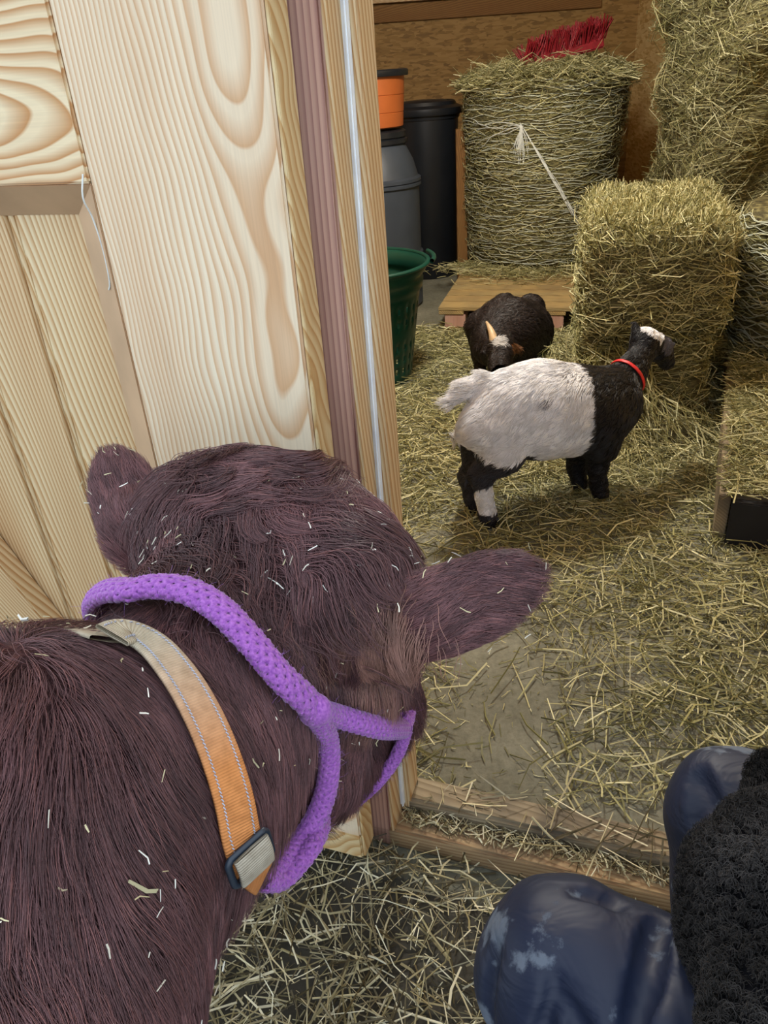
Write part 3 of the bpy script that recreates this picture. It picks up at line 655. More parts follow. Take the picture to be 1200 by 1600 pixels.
# broom head lying upturned on the tall bale
br = empty('broom', (1.29, 5.42, 1.365), radians(4), label='red-bristled broom head lying upturned in the hay on the tall bale', cat='broom')
o = link('head', board_mesh('head', .055, .05, .50, .008), M_RED, br); o.rotation_euler = (0, pi/2 - .18, 0)
me_t = None
r = np.random.default_rng(17)
for i in range(22):
    for jrow in range(2):
        if me_t is None:
            parts = []
            for q in range(9):
                b0 = r.normal(size=2) * .005; b1 = b0 * 2.2 + r.normal(size=2) * .004
                parts.append(tube(np.array([(b0[0], b0[1], 0), ((b0[0]+b1[0])/2, (b0[1]+b1[1])/2, .055), (b1[0], b1[1], .11)]), np.array([.0035, .003, .002]), 4))
            V, F = merge(parts); me_t = np_mesh('bristle_tuft', V, F)
        o = link('bristle_tuft', me_t, M_RED, br); u = i / 21 - .5
        o.location = (u*.47, (jrow - .5)*.026, .018 + u*.09); o.rotation_euler = (-.30 + .25*jrow + r.normal()*.05, .10 + u*.75 + r.normal()*.07, r.uniform(0, 6.28))
        o.scale = (1.25, 1.25, r.uniform(.85, 1.2))
P, _ = smooth_path([(0, .02, 0), (.03, .25, -.02), (.08, .55, .0), (.12, .85, .02)], 14); V, F = tube(P, .012, 10); V, F = tube_caps(V, F, 10, 14); link('broomstick', np_mesh('broomstick', V, F), PINE_BROWN, br)
# twine caught on the door
P, _ = smooth_path([(-.262, -.006, 1.262), (-.267, -.010, 1.235), (-.271, .004, 1.21), (-.268, .006, 1.17), (-.2695, .006, 1.13), (-.276, .009, 1.118)], 24); V, F = tube(P, .0012, 6)
o = link('twine', np_mesh('twine', V, F), M_TWINE, label='thin white string hanging at the corner of the door', cat='string'); o.location = DO; o.rotation_euler = (0, 0, DROT)
# lamp on the ceiling
la = empty('ceiling_lamp', (.42, 3.15, 2.55), label='round bulkhead lamp on the stall ceiling', cat='lamp')
link('housing', lathe_mesh('housing', [(0, 0), (.14, 0), (.14, -.03), (.12, -.04), (0, -.04)]), M_GREYM, la)
# ------------------------------------------------------------------ hair
def hair_obj(name, parent, X, rad, col, mat, **k):
    """X (n,m,3) strand points in world space, rad (m,) or (n,m), col (n,3)."""
    n, m, _ = X.shape; hc = bpy.data.hair_curves.new(name); hc.add_curves([m] * n)
    hc.attributes['position'].data.foreach_set('vector', X.astype(np.float32).ravel())
    a = hc.attributes.new('radius', 'FLOAT', 'POINT'); a.data.foreach_set('value', np.broadcast_to(rad, (n, m)).astype(np.float32).ravel())
    a = hc.attributes.new('col', 'FLOAT_COLOR', 'CURVE'); c = np.ones((n, 4), np.float32); c[:, :3] = col; a.data.foreach_set('color', c.ravel())
    return link(name, hc, mat, parent, world_space=True, kind='stuff', **k)
def nearest(P, Cn):
    kd = kdtree.KDTree(len(Cn))
    for i, c in enumerate(Cn): kd.insert(c, i)
    kd.balance(); return np.array([kd.find(p)[1] for p in P])
def groom(P, N, flow, L, m, seed, lift=.45, nclump=40, clump=.6, droop=.25, frizz=.12, wav=None):
    """Strands from roots P with normals N; flow gives the lie of the coat at each root."""
    r = np.random.default_rng(seed); n = len(P); T = flow - N * (flow * N).sum(1, keepdims=True); T = nrm(T)
    lo = CN(22, seed + 1); lb = CN(22, seed + 2); side = np.cross(N, T)
    T = nrm(T + side * (.24 * lo(P) + r.normal(size=n) * frizz)[:, None] + N * (.12 * lb(P))[:, None])
    X = np.empty((n, m, 3)); X[:, 0] = P; L = np.broadcast_to(L, (n,)) * r.uniform(.7, 1.15, n); step = (L / (m - 1))[:, None]
    for k in range(1, m):
        u = k / (m - 1); d = N * (lift * (1 - u)**1.3) + T * (.55 + .6*u) + np.array([0, 0, -1.0]) * (droop * u)
        if wav is not None: d = d + side * (wav * np.sin(6.5*u + 3*lo(P)))[:, None]
        X[:, k] = X[:, k-1] + nrm(d) * step
    if clump:
        ci = r.choice(n, max(2, n // nclump), replace=False); w = nearest(P, P[ci]); ctr = X[ci][w]
        far = np.linalg.norm(P - P[ci][w], axis=1) > .03
        a = (np.linspace(0, 1, m)**1.4 * clump)[None, :, None] * r.uniform(.4, 1.2, (n, 1, 1)) * (~far)[:, None, None]
        X = X + (ctr - X) * np.clip(a, 0, .95); tint = r.uniform(.65, 1.32, len(ci))[w]
    else: tint = np.ones(n)
    return X, tint

# ------------------------------------------------------------------ the cow
cow_f = cow_sdf()
cow = empty('cow', (-.55, -.4, 0), label='shaggy reddish-brown cow in a purple rope halter, looking into the stall', cat='cow')
V, F = surface_nets(cow_f, (-1.35, -1.5, -.03), (.30, 1.05, 1.25), .0095)
BROWN = np.array(lin('6a4849')[:3]); DARK = np.array(lin('3b2628')[:3]); RED = np.array(lin('8a5a54')[:3]); PALE = np.array(lin('c0907a')[:3])
EARB, EART = np.array((0.0181, 0.6140, 0.8730)), np.array((0.1462, 0.6075, 0.9320))
ELB, ELT = np.array((-0.2720, 0.7711, 0.8855)), np.array((-0.3260, 0.8519, 0.9658))
def cow_col(P, r):
    n = len(P); c = BROWN * np.clip(1 + .30 * CN(16, 71)(P), .5, 1.7)[:, None]; w = r.random((n, 1))
    c = np.where(w < .25, c * .5 + DARK * .5, c); c = np.where(w > .85, c * .4 + RED * .6, c)
    brow = np.exp(-(np.linalg.norm(P - np.array((-0.0205, 0.6099, 0.7980)), axis=1) / .026)**2)[:, None] * r.uniform(.2, 1, (n, 1))
    c = c * (1 - .8*brow) + PALE * .8*brow
    st = np.exp(-(np.linalg.norm(P - np.array((-0.0332, 0.5884, 0.8779)), axis=1) / .038)**2) * np.clip(CN(60, 72)(P) - .3, 0, 1); st = st[:, None]
    c = c * (1 - .7*st) + PALE * .7*st
    hoof = (P[:, 2] < .045)[:, None]; return np.where(hoof, DARK * .5, c)
cv = cow_col(V, np.random.default_rng(1)) * .6
M_HIDE = attr_mat('hide', .7, .2)
link('body', np_mesh('body', V, F, True, cv), M_HIDE, cow, world_space=True)
def seg_t(P, a, b): d = b - a; return np.clip(((P - a) @ d) / (d @ d), -.3, 1.3)
def seg_d(P, a, b): t = np.clip(seg_t(P, a, b), 0, 1)[:, None]; return np.linalg.norm(P - a - t * (b - a), axis=1)
POLL, NAPE = np.array((-0.1512, 0.8006, 0.9368)), np.array((-0.1958, 0.7084, 0.8768))
def cow_flow(P):
    """Coat direction, ear mask, head mask."""
    ear_r = seg_d(P, EARB, EART) < .058; ear_l = (seg_d(P, ELB, ELT) < .062)
    y = P[:, 1]; head = np.clip((y - .60) / .06, 0, 1)[:, None] * (P[:, 2] > .5)[:, None]
    body = np.tile([-.12, -.35, -.75], (len(P), 1)); rad = P - POLL; rad = nrm(rad * [1, 1, .6]) + [.25, -.1, -.75]
    f = body * (1 - head) + rad * head
    br = nrm(EART - EARB); bl = nrm(ELT - ELB)
    f = np.where(ear_r[:, None], br + [0, 0, -.12], f); f = np.where(ear_l[:, None], bl + [-.1, 0, 0], f)
    return f, ear_r | ear_l, head[:, 0] > .5
def keep_front(q): return np.where((q[:, 1] > .12) & (q[:, 2] > .42), np.where(q[:, 1] > .5, 1.4, 1.0), .05)
P = sample_mesh(V, F, 240000, 101, keep_front); N = cow_f.grad(P)
# the halter and collar press the coat flat: no strands grow right under them
fl, ear, head = cow_flow(P); r = np.random.default_rng(7)
L = np.where(ear, .017, np.where(head, .040, .046)) * np.clip(1 + .3*CN(14, 77)(P), .5, 1.6)
L = np.where((P[:, 2] < .62) & head, .018, L); L = np.where(P[:, 2] < .4, .015, L)
lo, lt = groom(P[~ear], N[~ear], fl[~ear], L[~ear], 6, 111, .52, 36, .55, .32, .13, .15)
Xr, tr_ = groom(P[ear], N[ear], fl[ear], L[ear], 6, 112, .35, 30, .35, .10, .18)
cc = cow_col(P, r)
hair_obj('coat', cow, lo, np.array([.00021, .00021, .0002, .00017, .00012, .00004]), cc[~ear] * lt[:, None], M_FUR)
hair_obj('ear_hair', cow, Xr, np.array([.00022, .00022, .0002, .00016, .00012, .00005]), cc[ear] * tr_[:, None] * 1.25, M_FUR)
# long locks on the poll and forehead
pm = lambda q: np.exp(-(np.linalg.norm(q - np.array((-0.1229, 0.7586, 0.9239)), axis=1) / .095)**2) * (q[:, 2] > .84) + 1e-9
P = sample_mesh(V, F, 16000, 131, pm); N = cow_f.grad(P); e_ = (seg_d(P, ELB, ELT) > .05) & (seg_d(P, EARB, EART) > .06); P, N = P[e_], N[e_]
fl = nrm(P - np.array((-0.1492, 0.7836, 0.9373))) * .9 + np.array([.65, -.15, -.15])
X, t_ = groom(P, N, fl, .080, 9, 133, .70, 140, .88, .50, .14, .8)
hair_obj('forelock', cow, X, np.array([.00032]*5 + [.00028, .00024, .00018, .00008]), cow_col(P, r) * t_[:, None] * 1.05, M_FUR)
P = sample_mesh(V, F, 3200, 135, lambda q: np.exp(-(np.linalg.norm(q - np.array((-0.1487, 0.7167, 0.9811)), axis=1) / .045)**2) + 1e-9); N = cow_f.grad(P)
X, t_ = groom(P, N, np.tile([.8, .5, .3], (len(P), 1)), .075, 10, 136, 1.1, 160, .9, .75, .10, .9)
hair_obj('crown_locks', cow, X, np.array([.0003]*6 + [.00026, .0002, .00015, .00006]), cow_col(P, r) * t_[:, None] * 1.1, M_FUR)
# brow tuft over the eye
P = sample_mesh(V, F, 2600, 141, lambda q: np.exp(-(np.linalg.norm(q - np.array((-0.0247, 0.5876, 0.8658)), axis=1) / .032)**2) + 1e-9); N = cow_f.grad(P)
X, t_ = groom(P, N, np.tile([.05, -.1, -1.0], (len(P), 1)), .048, 7, 143, .6, 90, .85, .4, .1, .3)
hair_obj('brow_hair', cow, X, np.array([.0003]*4 + [.00025, .0002, .00008]), (cow_col(P, r) * .40 + PALE * .45) * t_[:, None], M_FUR, label='pale streaked hair over the eye')
# eyes and nostrils
fwd = nrm(np.array((-0.0183, 0.7384, 0.6281)) - np.array((-0.0899, 0.7201, 0.8770)))
for c0 in ((-0.0048, 0.6632, 0.7481), (-0.1575, 0.7978, 0.7515)):
    bm = bmesh.new(); bmesh.ops.create_uvsphere(bm, u_segments=20, v_segments=12, radius=.019); me = bm_mesh('eye', bm, True)
    o = link('eye', me, M_HOOF, cow, world_space=True); o.location = c0
# straw bits caught in the coat
r = np.random.default_rng(9); P = sample_mesh(V, F, 480, 151, lambda q: np.where((q[:, 1] > .25) & (q[:, 2] > .72), np.where((q[:, 1] > .6) & (q[:, 2] > .86), 1.8, .8), 0) + 1e-9); N = cow_f.grad(P); n = len(P)
D = nrm(np.cross(N, r.normal(size=(n, 3)))); Ls = r.uniform(.003, .012, n); Ls[:8] = r.uniform(.022, .04, 8)
link('hay_bits', straw_mesh('hay_bits', P + N * r.uniform(.010, .019, (n, 1)), D, Ls, np.where(np.arange(n) < 8, .0028, .0012), [lin(c)[:3] for c in ('e6e0cc', 'cfc49a', 'f0ecdf')], 153, .1), M_STRAW, kind='stuff', label='bits of hay caught in the hair of the brown cow', cat='hay')

# ------------------------------------------------------------------ halter and collar
def settle(P, off, f=None):
    f = f or cow_f; P = np.array(P, np.float32)
    for _ in range(6): P = P - f.grad(P) * np.minimum(f(P) - off, 0)[:, None]
    return P
def braid(Pp, rw, rh, seed, off=None, strands=12, pitch=None, f=None, closed=False):
    """A plaited cord: two sets of yarns winding over and under each other round an oval section."""
    Q, ln = smooth_path(Pp, 60); 
    if off is not None: Q = settle(Q, off, f)
    n = max(40, int(ln / .0022)); Q, ln = smooth_path(Q[::2] if len(Q) > 30 else Q, n)
    T = nrm(np.gradient(Q, axis=0)); Nn = (f or cow_f).grad(Q) if off is not None else np.tile([.2, -.6, .7], (n, 1))
    Nn = nrm(Nn - T * (Nn * T).sum(1, keepdims=True)); 
    for _ in range(4): Nn[1:-1] = nrm(Nn[:-2] + 2*Nn[1:-1] + Nn[2:])
    B = np.cross(T, Nn); s = np.linspace(0, ln, n); pitch = pitch or 4.6 * rw; parts = []
    yr = 2.0 * pi * ((rw + rh) / 2) / strands * .60
    for d in (1, -1):
        for k in range(strands // 2):
            ph = d * 2*pi*s/pitch + k * 4*pi/strands + (0 if d > 0 else 2*pi/strands)
            wv = 1 + .11 * d * np.sin(strands/2 * (2*pi*s/pitch) * 2)
            X = Q + B * (rw * .86 * np.cos(ph) * wv)[:, None] + Nn * (rh * .86 * np.sin(ph) * wv)[:, None]
            rn = nrm(B * (np.cos(ph) / rw)[:, None] + Nn * (np.sin(ph) / rh)[:, None])
            parts.append(tube(X, yr, 6, up=rn, flat=yr * .55))
    V, F = tube(Q, rw * .78, 8, up=Nn, flat=rh * .78); parts.append((V, F)); V, F = merge(parts); return np_mesh('rope', V, F), Q, Nn
M_PURPLE, _nt, _b = new_mat('purple_cotton'); _b.inputs['Roughness'].default_value = .85; _b.inputs['Specular IOR Level'].default_value = .2; _b.inputs['Sheen Weight'].default_value = .3
_n1 = nd(_nt, 'ShaderNodeTexNoise', Scale=1.0, Detail=4.0); _nt.links.new(mapped(_nt, (350, 350, 350)), _n1.inputs['Vector'])
_nt.links.new(ramp(_nt, [(.3, lin('8c4ca6')), (.7, lin('bb76cb'))], _n1.outputs['Fac']), _b.inputs['Base Color']); bump(_nt, _b, _n1.outputs['Fac'], .4, .002)
ha = empty('halter', (-0.0845, 0.5711, 0.7985), label='purple plaited rope halter on the brown cow', cat='halter')
fz = []
def rope(name, pts, rw, rh, seed, off, **k):
    me, Q, Nn = braid(pts, rw, rh, seed, off); me.name = name; o = link(name, me, M_PURPLE, ha, world_space=True, **k); fz.append((Q, Nn, rw, rh)); return o
rope('crown_strap', [(-0.0766, 0.5165, 0.8497), (-0.0984, 0.5059, 0.8998), (-0.1231, 0.5205, 0.9317), (-0.1536, 0.5454, 0.9533), (-0.1859, 0.5619, 0.9622), (-0.2189, 0.5687, 0.9616), (-0.2394, 0.5731, 0.9524), (-0.2997, 0.6428, 0.8831), (-0.3324, 0.6821, 0.8110)], .0150, .0085, 1, .022)
rope('cheek_strap', [(-0.0773, 0.5160, 0.8534), (-0.0613, 0.5567, 0.8035), (-0.0380, 0.5715, 0.7759), (-0.0163, 0.5929, 0.7447), (0.0059, 0.6533, 0.6807)], .0115, .0085, 2, None)
rope('noseband', [(0.0040, 0.6609, 0.6938), (0.0074, 0.6561, 0.6756), (-0.0054, 0.6486, 0.6424), (-0.0239, 0.6405, 0.6184), (-0.0471, 0.6341, 0.5970), (-0.0789, 0.6571, 0.5468), (-0.1135, 0.7150, 0.5072)], .0078, .0070, 3, None)
rope('noseband', [(0.0074, 0.6533, 0.6806), (0.0144, 0.7024, 0.6657), (0.0085, 0.7650, 0.6342), (-0.0260, 0.8082, 0.6090)], .0078, .0070, 4, None)
rope('throat_strap', [(-0.0758, 0.5187, 0.8474), (-0.0716, 0.5464, 0.7786), (-0.0753, 0.5421, 0.7336), (-0.0865, 0.5292, 0.7025), (-0.1045, 0.5109, 0.6839), (-0.1232, 0.4802, 0.6905), (-0.1361, 0.4531, 0.7037)], .0112, .0095, 5, None)
rope('throat_strap', [(-0.1363, 0.4500, 0.7083), (-0.1227, 0.4658, 0.6856), (-0.1059, 0.4869, 0.6822), (-0.0917, 0.5105, 0.6831), (-0.0912, 0.5519, 0.6648), (-0.1201, 0.6233, 0.6285)], .0100, .0090, 6, None)
o = link('knot', None, None, ha) if False else None
bm = bmesh.new(); bmesh.ops.create_icosphere(bm, subdivisions=3, radius=.016); me = bm_mesh('knot', bm, True)
o = link('knot', me, M_PURPLE, ha, world_space=True); o.location = (-0.0751, 0.5154, 0.8522); o.scale = (1, .8, 1.1)
# stray cotton fibres
r = np.random.default_rng(4); Xs = []
for Q, Nn, rw, rh in fz:
    n = int(len(Q) * 3.0); i = r.integers(0, len(Q), n); T = nrm(np.gradient(Q, axis=0))[i]; B = np.cross(T, Nn[i]); a = r.uniform(0, 2*pi, n)
    d = B * np.cos(a)[:, None] * rw + Nn[i] * np.sin(a)[:, None] * rh; p0 = Q[i] + d * .9; dn = nrm(d) + r.normal(size=(n, 3)) * .9
    l = r.uniform(.0008, .0028, n)[:, None]; p1 = p0 + dn * l; p2 = p1 + (dn + r.normal(size=(n, 3)) * .8) * l * .7; Xs.append(np.stack([p0, p1, p2], 1))
X = np.vstack(Xs); hair_obj('fibres', ha, X, np.array([.00007, .00006, .00004]), np.tile(lin('b985d6')[:3], (len(X), 1)), M_WOOL)
# collar: worn orange webbing with two buckles
def ribbon(Q, Nn, wd, th, name, mat, col=None, edge=.25):
    n = len(Q); T = nrm(np.gradient(Q, axis=0)); Nn = nrm(Nn - T * (Nn * T).sum(1, keepdims=True)); B = np.cross(T, Nn)
    prof = [(-.5, 0), (-.5, .7), (-.46, 1), (-.3, 1.08), (0, 1.1), (.3, 1.08), (.46, 1), (.5, .7), (.5, 0), (0, -.2)]
    Vv = np.stack([Q + B * (a * wd) + Nn * (b * th) for a, b in prof], 1); k = len(prof)
    i = np.arange(n-1)[:, None] * k; j = np.arange(k)[None]; j2 = (j+1) % k
    F = np.stack([i+j, i+j2, i+k+j2, i+k+j], -1).reshape(-1, 4); me = np_mesh(name, Vv.reshape(-1, 3), F, True, None if col is None else np.repeat(col, k, 0))
    s = np.r_[0, np.cumsum(np.linalg.norm(np.diff(Q, axis=0), axis=1))]; uv = np.stack([np.repeat(s, k), np.tile([a * wd for a, b in prof], n), 0 * np.repeat(s, k)], 1)
    a = me.attributes.new('along', 'FLOAT_VECTOR', 'POINT'); a.data.foreach_set('vector', uv.astype(np.float32).ravel()); return me
M_WEB, _nt, _b = new_mat('faded_webbing'); _b.inputs['Roughness'].default_value = .9; _b.inputs['Specular IOR Level'].default_value = .15
_a = nd(_nt, 'ShaderNodeAttribute', attribute_name='col'); _l = nd(_nt, 'ShaderNodeAttribute', attribute_name='along')
_w = nd(_nt, 'ShaderNodeTexWave', wave_type='BANDS', bands_direction='X'); _w.inputs['Scale'].default_value = 2*pi/(20*.0021)
_nt.links.new(_l.outputs['Vector'], _w.inputs['Vector'])
_n1 = nd(_nt, 'ShaderNodeTexNoise', Scale=1.0, Detail=5.0); _nt.links.new(mapped(_nt, (120, 120, 120)), _n1.inputs['Vector'])
_c = mix(_nt, .5, _a.outputs['Color'], ramp(_nt, [(.3, (.55, .5, .45, 1)), (.65, (1.05, 1.05, 1.05, 1))], _n1.outputs['Fac']), 'MULTIPLY')
_c = mix(_nt, .3, _c, ramp(_nt, [(0, (.6, .6, .6, 1)), (1, (1, 1, 1, 1))], _w.outputs['Fac']), 'MULTIPLY')
_nt.links.new(_c, _b.inputs['Base Color']); bump(_nt, _b, _w.outputs['Fac'], .5, .0015)
co = empty('collar', (-0.1610, 0.4872, 0.8732), label='wide faded orange webbing collar with a dark buckle on the cow neck', cat='collar')
cp = [(-0.2075, 0.4503, 1.0003), (-0.2010, 0.4655, 0.9923), (-0.1838, 0.4609, 0.9833), (-0.1626, 0.4404, 0.9716), (-0.1436, 0.4159, 0.9531), (-0.1302, 0.3939, 0.9297), (-0.1224, 0.3762, 0.9031), (-0.1197, 0.3651, 0.8790), (-0.1220, 0.3655, 0.8497)]
Q, ln = smooth_path(cp, 90); Q = settle(Q, .021); Nn = cow_f.grad(Q); Nn = nrm(Nn + np.linspace(0, 2.2, 90)[:, None] * np.array([.25, -.60, .55]))
for _ in range(6): Nn[1:-1] = nrm(Nn[:-2] + 2*Nn[1:-1] + Nn[2:])
u = np.clip((np.linspace(0, 1, 90)[:, None] - .15) / .5, 0, 1); CRE, ORA = np.array(lin('cfc3ab')[:3]), np.array(lin('df9458')[:3])
link('strap', ribbon(Q, Nn, .0300, .0032, 'strap', M_WEB, CRE * (1-u) + ORA * u), M_WEB, co, world_space=True)
M_STITCH = plain('grey_thread', lin('b9bccb'), .7)
T = nrm(np.gradient(Q, axis=0)); B = np.cross(T, Nn); parts = []
Qd, _ = smooth_path(Q, 400); Td = nrm(np.gradient(Qd, axis=0)); Nd = cow_f.grad(Qd); Nd = nrm(Nd + np.linspace(0, 2.2, 400)[:, None] * np.array([.25, -.60, .55]))
for _ in range(20): Nd[1:-1] = nrm(Nd[:-2] + 2*Nd[1:-1] + Nd[2:])
Bd = np.cross(Td, Nd)
for sd in (-.0098, .0098):
    for i in range(4, 390, 5):
        a = Qd[i] + Bd[i]*(sd + .0006) + Nd[i]*.0038; b = Qd[min(i+4, 399)] + Bd[i]*(sd - .0006) + Nd[i]*.0038; m_ = (a+b)/2 + Nd[i]*.0006
        parts.append(tube(np.array([a, m_, b]), .00055, 4))
V, F = merge(parts); link('stitching', np_mesh('stitching', V, F), M_STITCH, co, world_space=True, kind='stuff')
# the hidden round of the strap, under and beyond the neck
va, vb, vc = Q[0], Q[45], Q[89]; A0 = np.array((-0.1910, 0.5916, 0.8341)); an = nrm(np.array((-0.2787, 0.3892, 0.8432)) - A0); sa, sc = (va - A0) @ an, (vc - A0) @ an
e1 = nrm(vc - A0 - an*sc); e2 = np.cross(an, e1); e2 = e2 * -np.sign((vb - A0) @ e2); wa = va - A0 - an*sa; aa = np.arctan2(wa @ e2, wa @ e1) % (2*pi); cp2 = []
for a in np.linspace(0, aa, 22):
    d = e1*cos(a) + e2*sin(a); t = .03; ctr = A0 + an * (sc + (sa - sc) * a / aa - .12 * sin(pi * a / aa))
    while cow_f((ctr + d*t)[None])[0] < (.019 if a < .12 * aa else .003) and t < .15: t += .003
    cp2.append(ctr + d*t)
cp2[0] = vc; cp2[-1] = va - Nn[0] * .004; Q2, _ = smooth_path(cp2, 60); N2 = cow_f.grad(Q2)
link('strap', ribbon(Q2, N2, .0295, .0030, 'strap', M_WEB, ORA + (CRE - ORA) * np.linspace(0, 1, 60)[:, None]**1.5), M_WEB, co, world_space=True)
def ring(name, c, ax, bx, nn, w, h, rr, mat, **k):
    """A rounded rectangular buckle frame."""
    pts = []
    for sx, sy, a0 in ((1, 1, 0), (-1, 1, pi/2), (-1, -1, pi), (1, -1, 1.5*pi)):
        for a in np.linspace(a0, a0 + pi/2, 5): pts.append(c + ax * (sx*(w/2 - .005) + .005*cos(a)) + bx * (sy*(h/2 - .005) + .005*sin(a)))
    Q, _ = smooth_path(pts, 64, closed=True); V, F = tube(Q, rr, 8, up=np.tile(nn, (64, 1)), flat=rr*.7); return link(name, np_mesh(name, V, F), mat, co, world_space=True, **k)
i = int(.955 * 90); c0 = Q[i] + Nn[i]*.006
ring('buckle', c0, B[i], T[i], Nn[i], .040, .028, .0030, M_BUCKLE, label='dark blue-black rectangular buckle')
ring('buckle', Q2[9] + Nn[i]*.004, B[i], T[i], Nn[i], .038, .022, .0030, M_BUCKLE, label='lower dark blue buckle')
Q3 = np.array([c0 + T[i]*(.016*v) + Nn[i]*(.004 + .003*sin(pi*(v+1)/2)) for v in np.linspace(-.85, .85, 12)])
link('keeper', ribbon(Q3, np.tile(Nn[i], (12, 1)), .030, .003, 'keeper', M_WEB, np.tile(lin('bdb3a0')[:3], (12, 1))), M_WEB, co, world_space=True, label='worn silvery-beige end of the strap')

# ------------------------------------------------------------------ goats
def goat(label, f, lo, hi, h, colf, flowf, nh, lenf, seed, base, rad=.0006):
    g = empty('goat', base, label=label, cat='goat'); V, F = surface_nets(f, lo, hi, h); r = np.random.default_rng(seed)
    link('body', np_mesh('body', V, F, True, colf(V, r) * .75), M_HIDE, g, world_space=True)
    P = sample_mesh(V, F, nh, seed + 1); N = f.grad(P); L = lenf(P); P, N, L = P[L > 0], N[L > 0], L[L > 0]
    X, t = groom(P, N, flowf(P), L, 5, seed + 2, .4, 22, .6, .15, .2)
    hair_obj('coat', g, X, rad * np.array([1, 1, .9, .7, .25]), colf(P, r) * np.clip(t, .9, 1.12)[:, None], M_FUR)
    return g
g1 = Sdf()
RU, MI, CH, SH = (0.4258, 2.2793, 0.3790), (0.5244, 2.3059, 0.3650), (0.6825, 2.3448, 0.3324), (0.7705, 2.3732, 0.3415)
g1.chain([(RU, .130), (MI, .150), (CH, .137), (SH, .108)], .05)
g1.chain([((0.7581, 2.3727, 0.3608), .094), ((0.8589, 2.4404, 0.4183), .048), ((0.9202, 2.5071, 0.4742), .043)], .03)
g1.chain([((0.9264, 2.5200, 0.4965), .047), ((0.9909, 2.5533, 0.4542), .040), ((1.0448, 2.6064, 0.3860), .026)], .02)
g1.cap((0.8955, 2.5167, 0.5109), (0.8924, 2.5406, 0.5525), .018, .010, .012).cap((0.9864, 2.5407, 0.4924), (1.0206, 2.5209, 0.4782), .016, .009, .012)
g1.chain([((0.3347, 2.2896, 0.4771), .036), ((0.2879, 2.2727, 0.4677), .022), ((0.2329, 2.2536, 0.4345), .013)], .03)
g1.chain([((0.3598, 2.2366, 0.3448), .10), ((0.3905, 2.2070, 0.2732), .068), ((0.3244, 2.2161, 0.1888), .036), ((0.3341, 2.2090, 0.1061), .024), ((0.3426, 2.2071, 0.0527), .024), ((0.3532, 2.2047, 0.0185), .028)], .03)
g1.chain([((0.3403, 2.3260, 0.2795), .085), ((0.3389, 2.3159, 0.2018), .055), ((0.2993, 2.3296, 0.1253), .032), ((0.3057, 2.3140, 0.0581), .023), ((0.3161, 2.3101, 0.0111), .027)], .03)
g1.chain([((0.7380, 2.3106, 0.3129), .085), ((0.7365, 2.2960, 0.2273), .050), ((0.7304, 2.3038, 0.1407), .030), ((0.7422, 2.3118, 0.0743), .024), ((0.7555, 2.3157, 0.0309), .029)], .03)
g1.chain([((0.6844, 2.3888, 0.2484), .07), ((0.6835, 2.3925, 0.1745), .042), ((0.6893, 2.4038, 0.0940), .027), ((0.7029, 2.3973, 0.0324), .028)], .03)
AX = nrm(np.array(SH) - np.array(RU)); RUa = np.array(RU)
BND = float((np.array((0.6596, 2.3104, 0.3528)) - RUa) @ AX)
WHT, BLK, GRY = np.array([.93, .94, .99]), np.array(lin('17171c')[:3]), np.array(lin('5a5a66')[:3])
def g1_col(P, r):
    n = len(P); a = (P - RUa) @ AX; nz = CN(14, 5)(P); c = np.tile(WHT, (n, 1)) * r.uniform(.85, 1.05, (n, 1))
    back = np.clip((P[:, 2] - .43) / .05, 0, 1) * np.clip((a - .08) / .2, 0, 1) * np.clip(.35 + .4*nz, 0, .8); m = r.random(n) < back*.6; c[m] = GRY * 1.1
    blk = a + .012*nz > BND; c[blk] = BLK * r.uniform(.8, 1.6, (blk.sum(), 1))
    leg = (a < .16) & (P[:, 2] < .275 + .020*nz - .6*np.clip(a - .02, 0, 1)) ; near = P[:, 2] > .02
    dk = leg & ~(np.linalg.norm(P - np.array((0.3462, 2.1912, 0.1053)), axis=1) < .055); c[dk] = (BLK * 1.5 + GRY * .25) * r.uniform(.7, 1.3, (dk.sum(), 1))
    sp = np.linalg.norm(P - np.array((0.5215, 2.1683, 0.4466)), axis=1) < .012; c[sp] = GRY
    tuft = np.linalg.norm(P - np.array((0.9560, 2.5297, 0.5335)), axis=1) < .050; c[tuft] = WHT
    side = (np.linalg.norm(P - np.array((1.0116, 2.5191, 0.4749)), axis=1) < .03); c[side] = GRY * 1.3
    c[P[:, 2] < .03] = BLK; return c
def g1_flow(P):
    a = (P - RUa) @ AX; f = np.tile(-AX * .7 + [0, 0, -.55], (len(P), 1)); tl = (P - RUa) @ AX < -.125; f[tl] = [-.9, -.1, -.12]; return f
def g1_len(P):
    a = (P - RUa) @ AX; l = np.where(P[:, 2] < .2, .010, .024); l = np.where((P[:, 2] > .44) & (a < BND), .034, l); l = np.where(a < -.135, .055, l)
    l = np.where(np.linalg.norm(P - np.array((0.9613, 2.5360, 0.5445)), axis=1) < .04, .04, l); return np.where(a > BND + .22, np.minimum(l, .014), l)
ga = goat('small goat with white back and black foreparts, sniffing the hay', g1, (.05, 1.95, -.02), (1.15, 2.75, .72), .0085, g1_col, g1_flow, 42000, g1_len, 201, (.5, 2.3, 0))
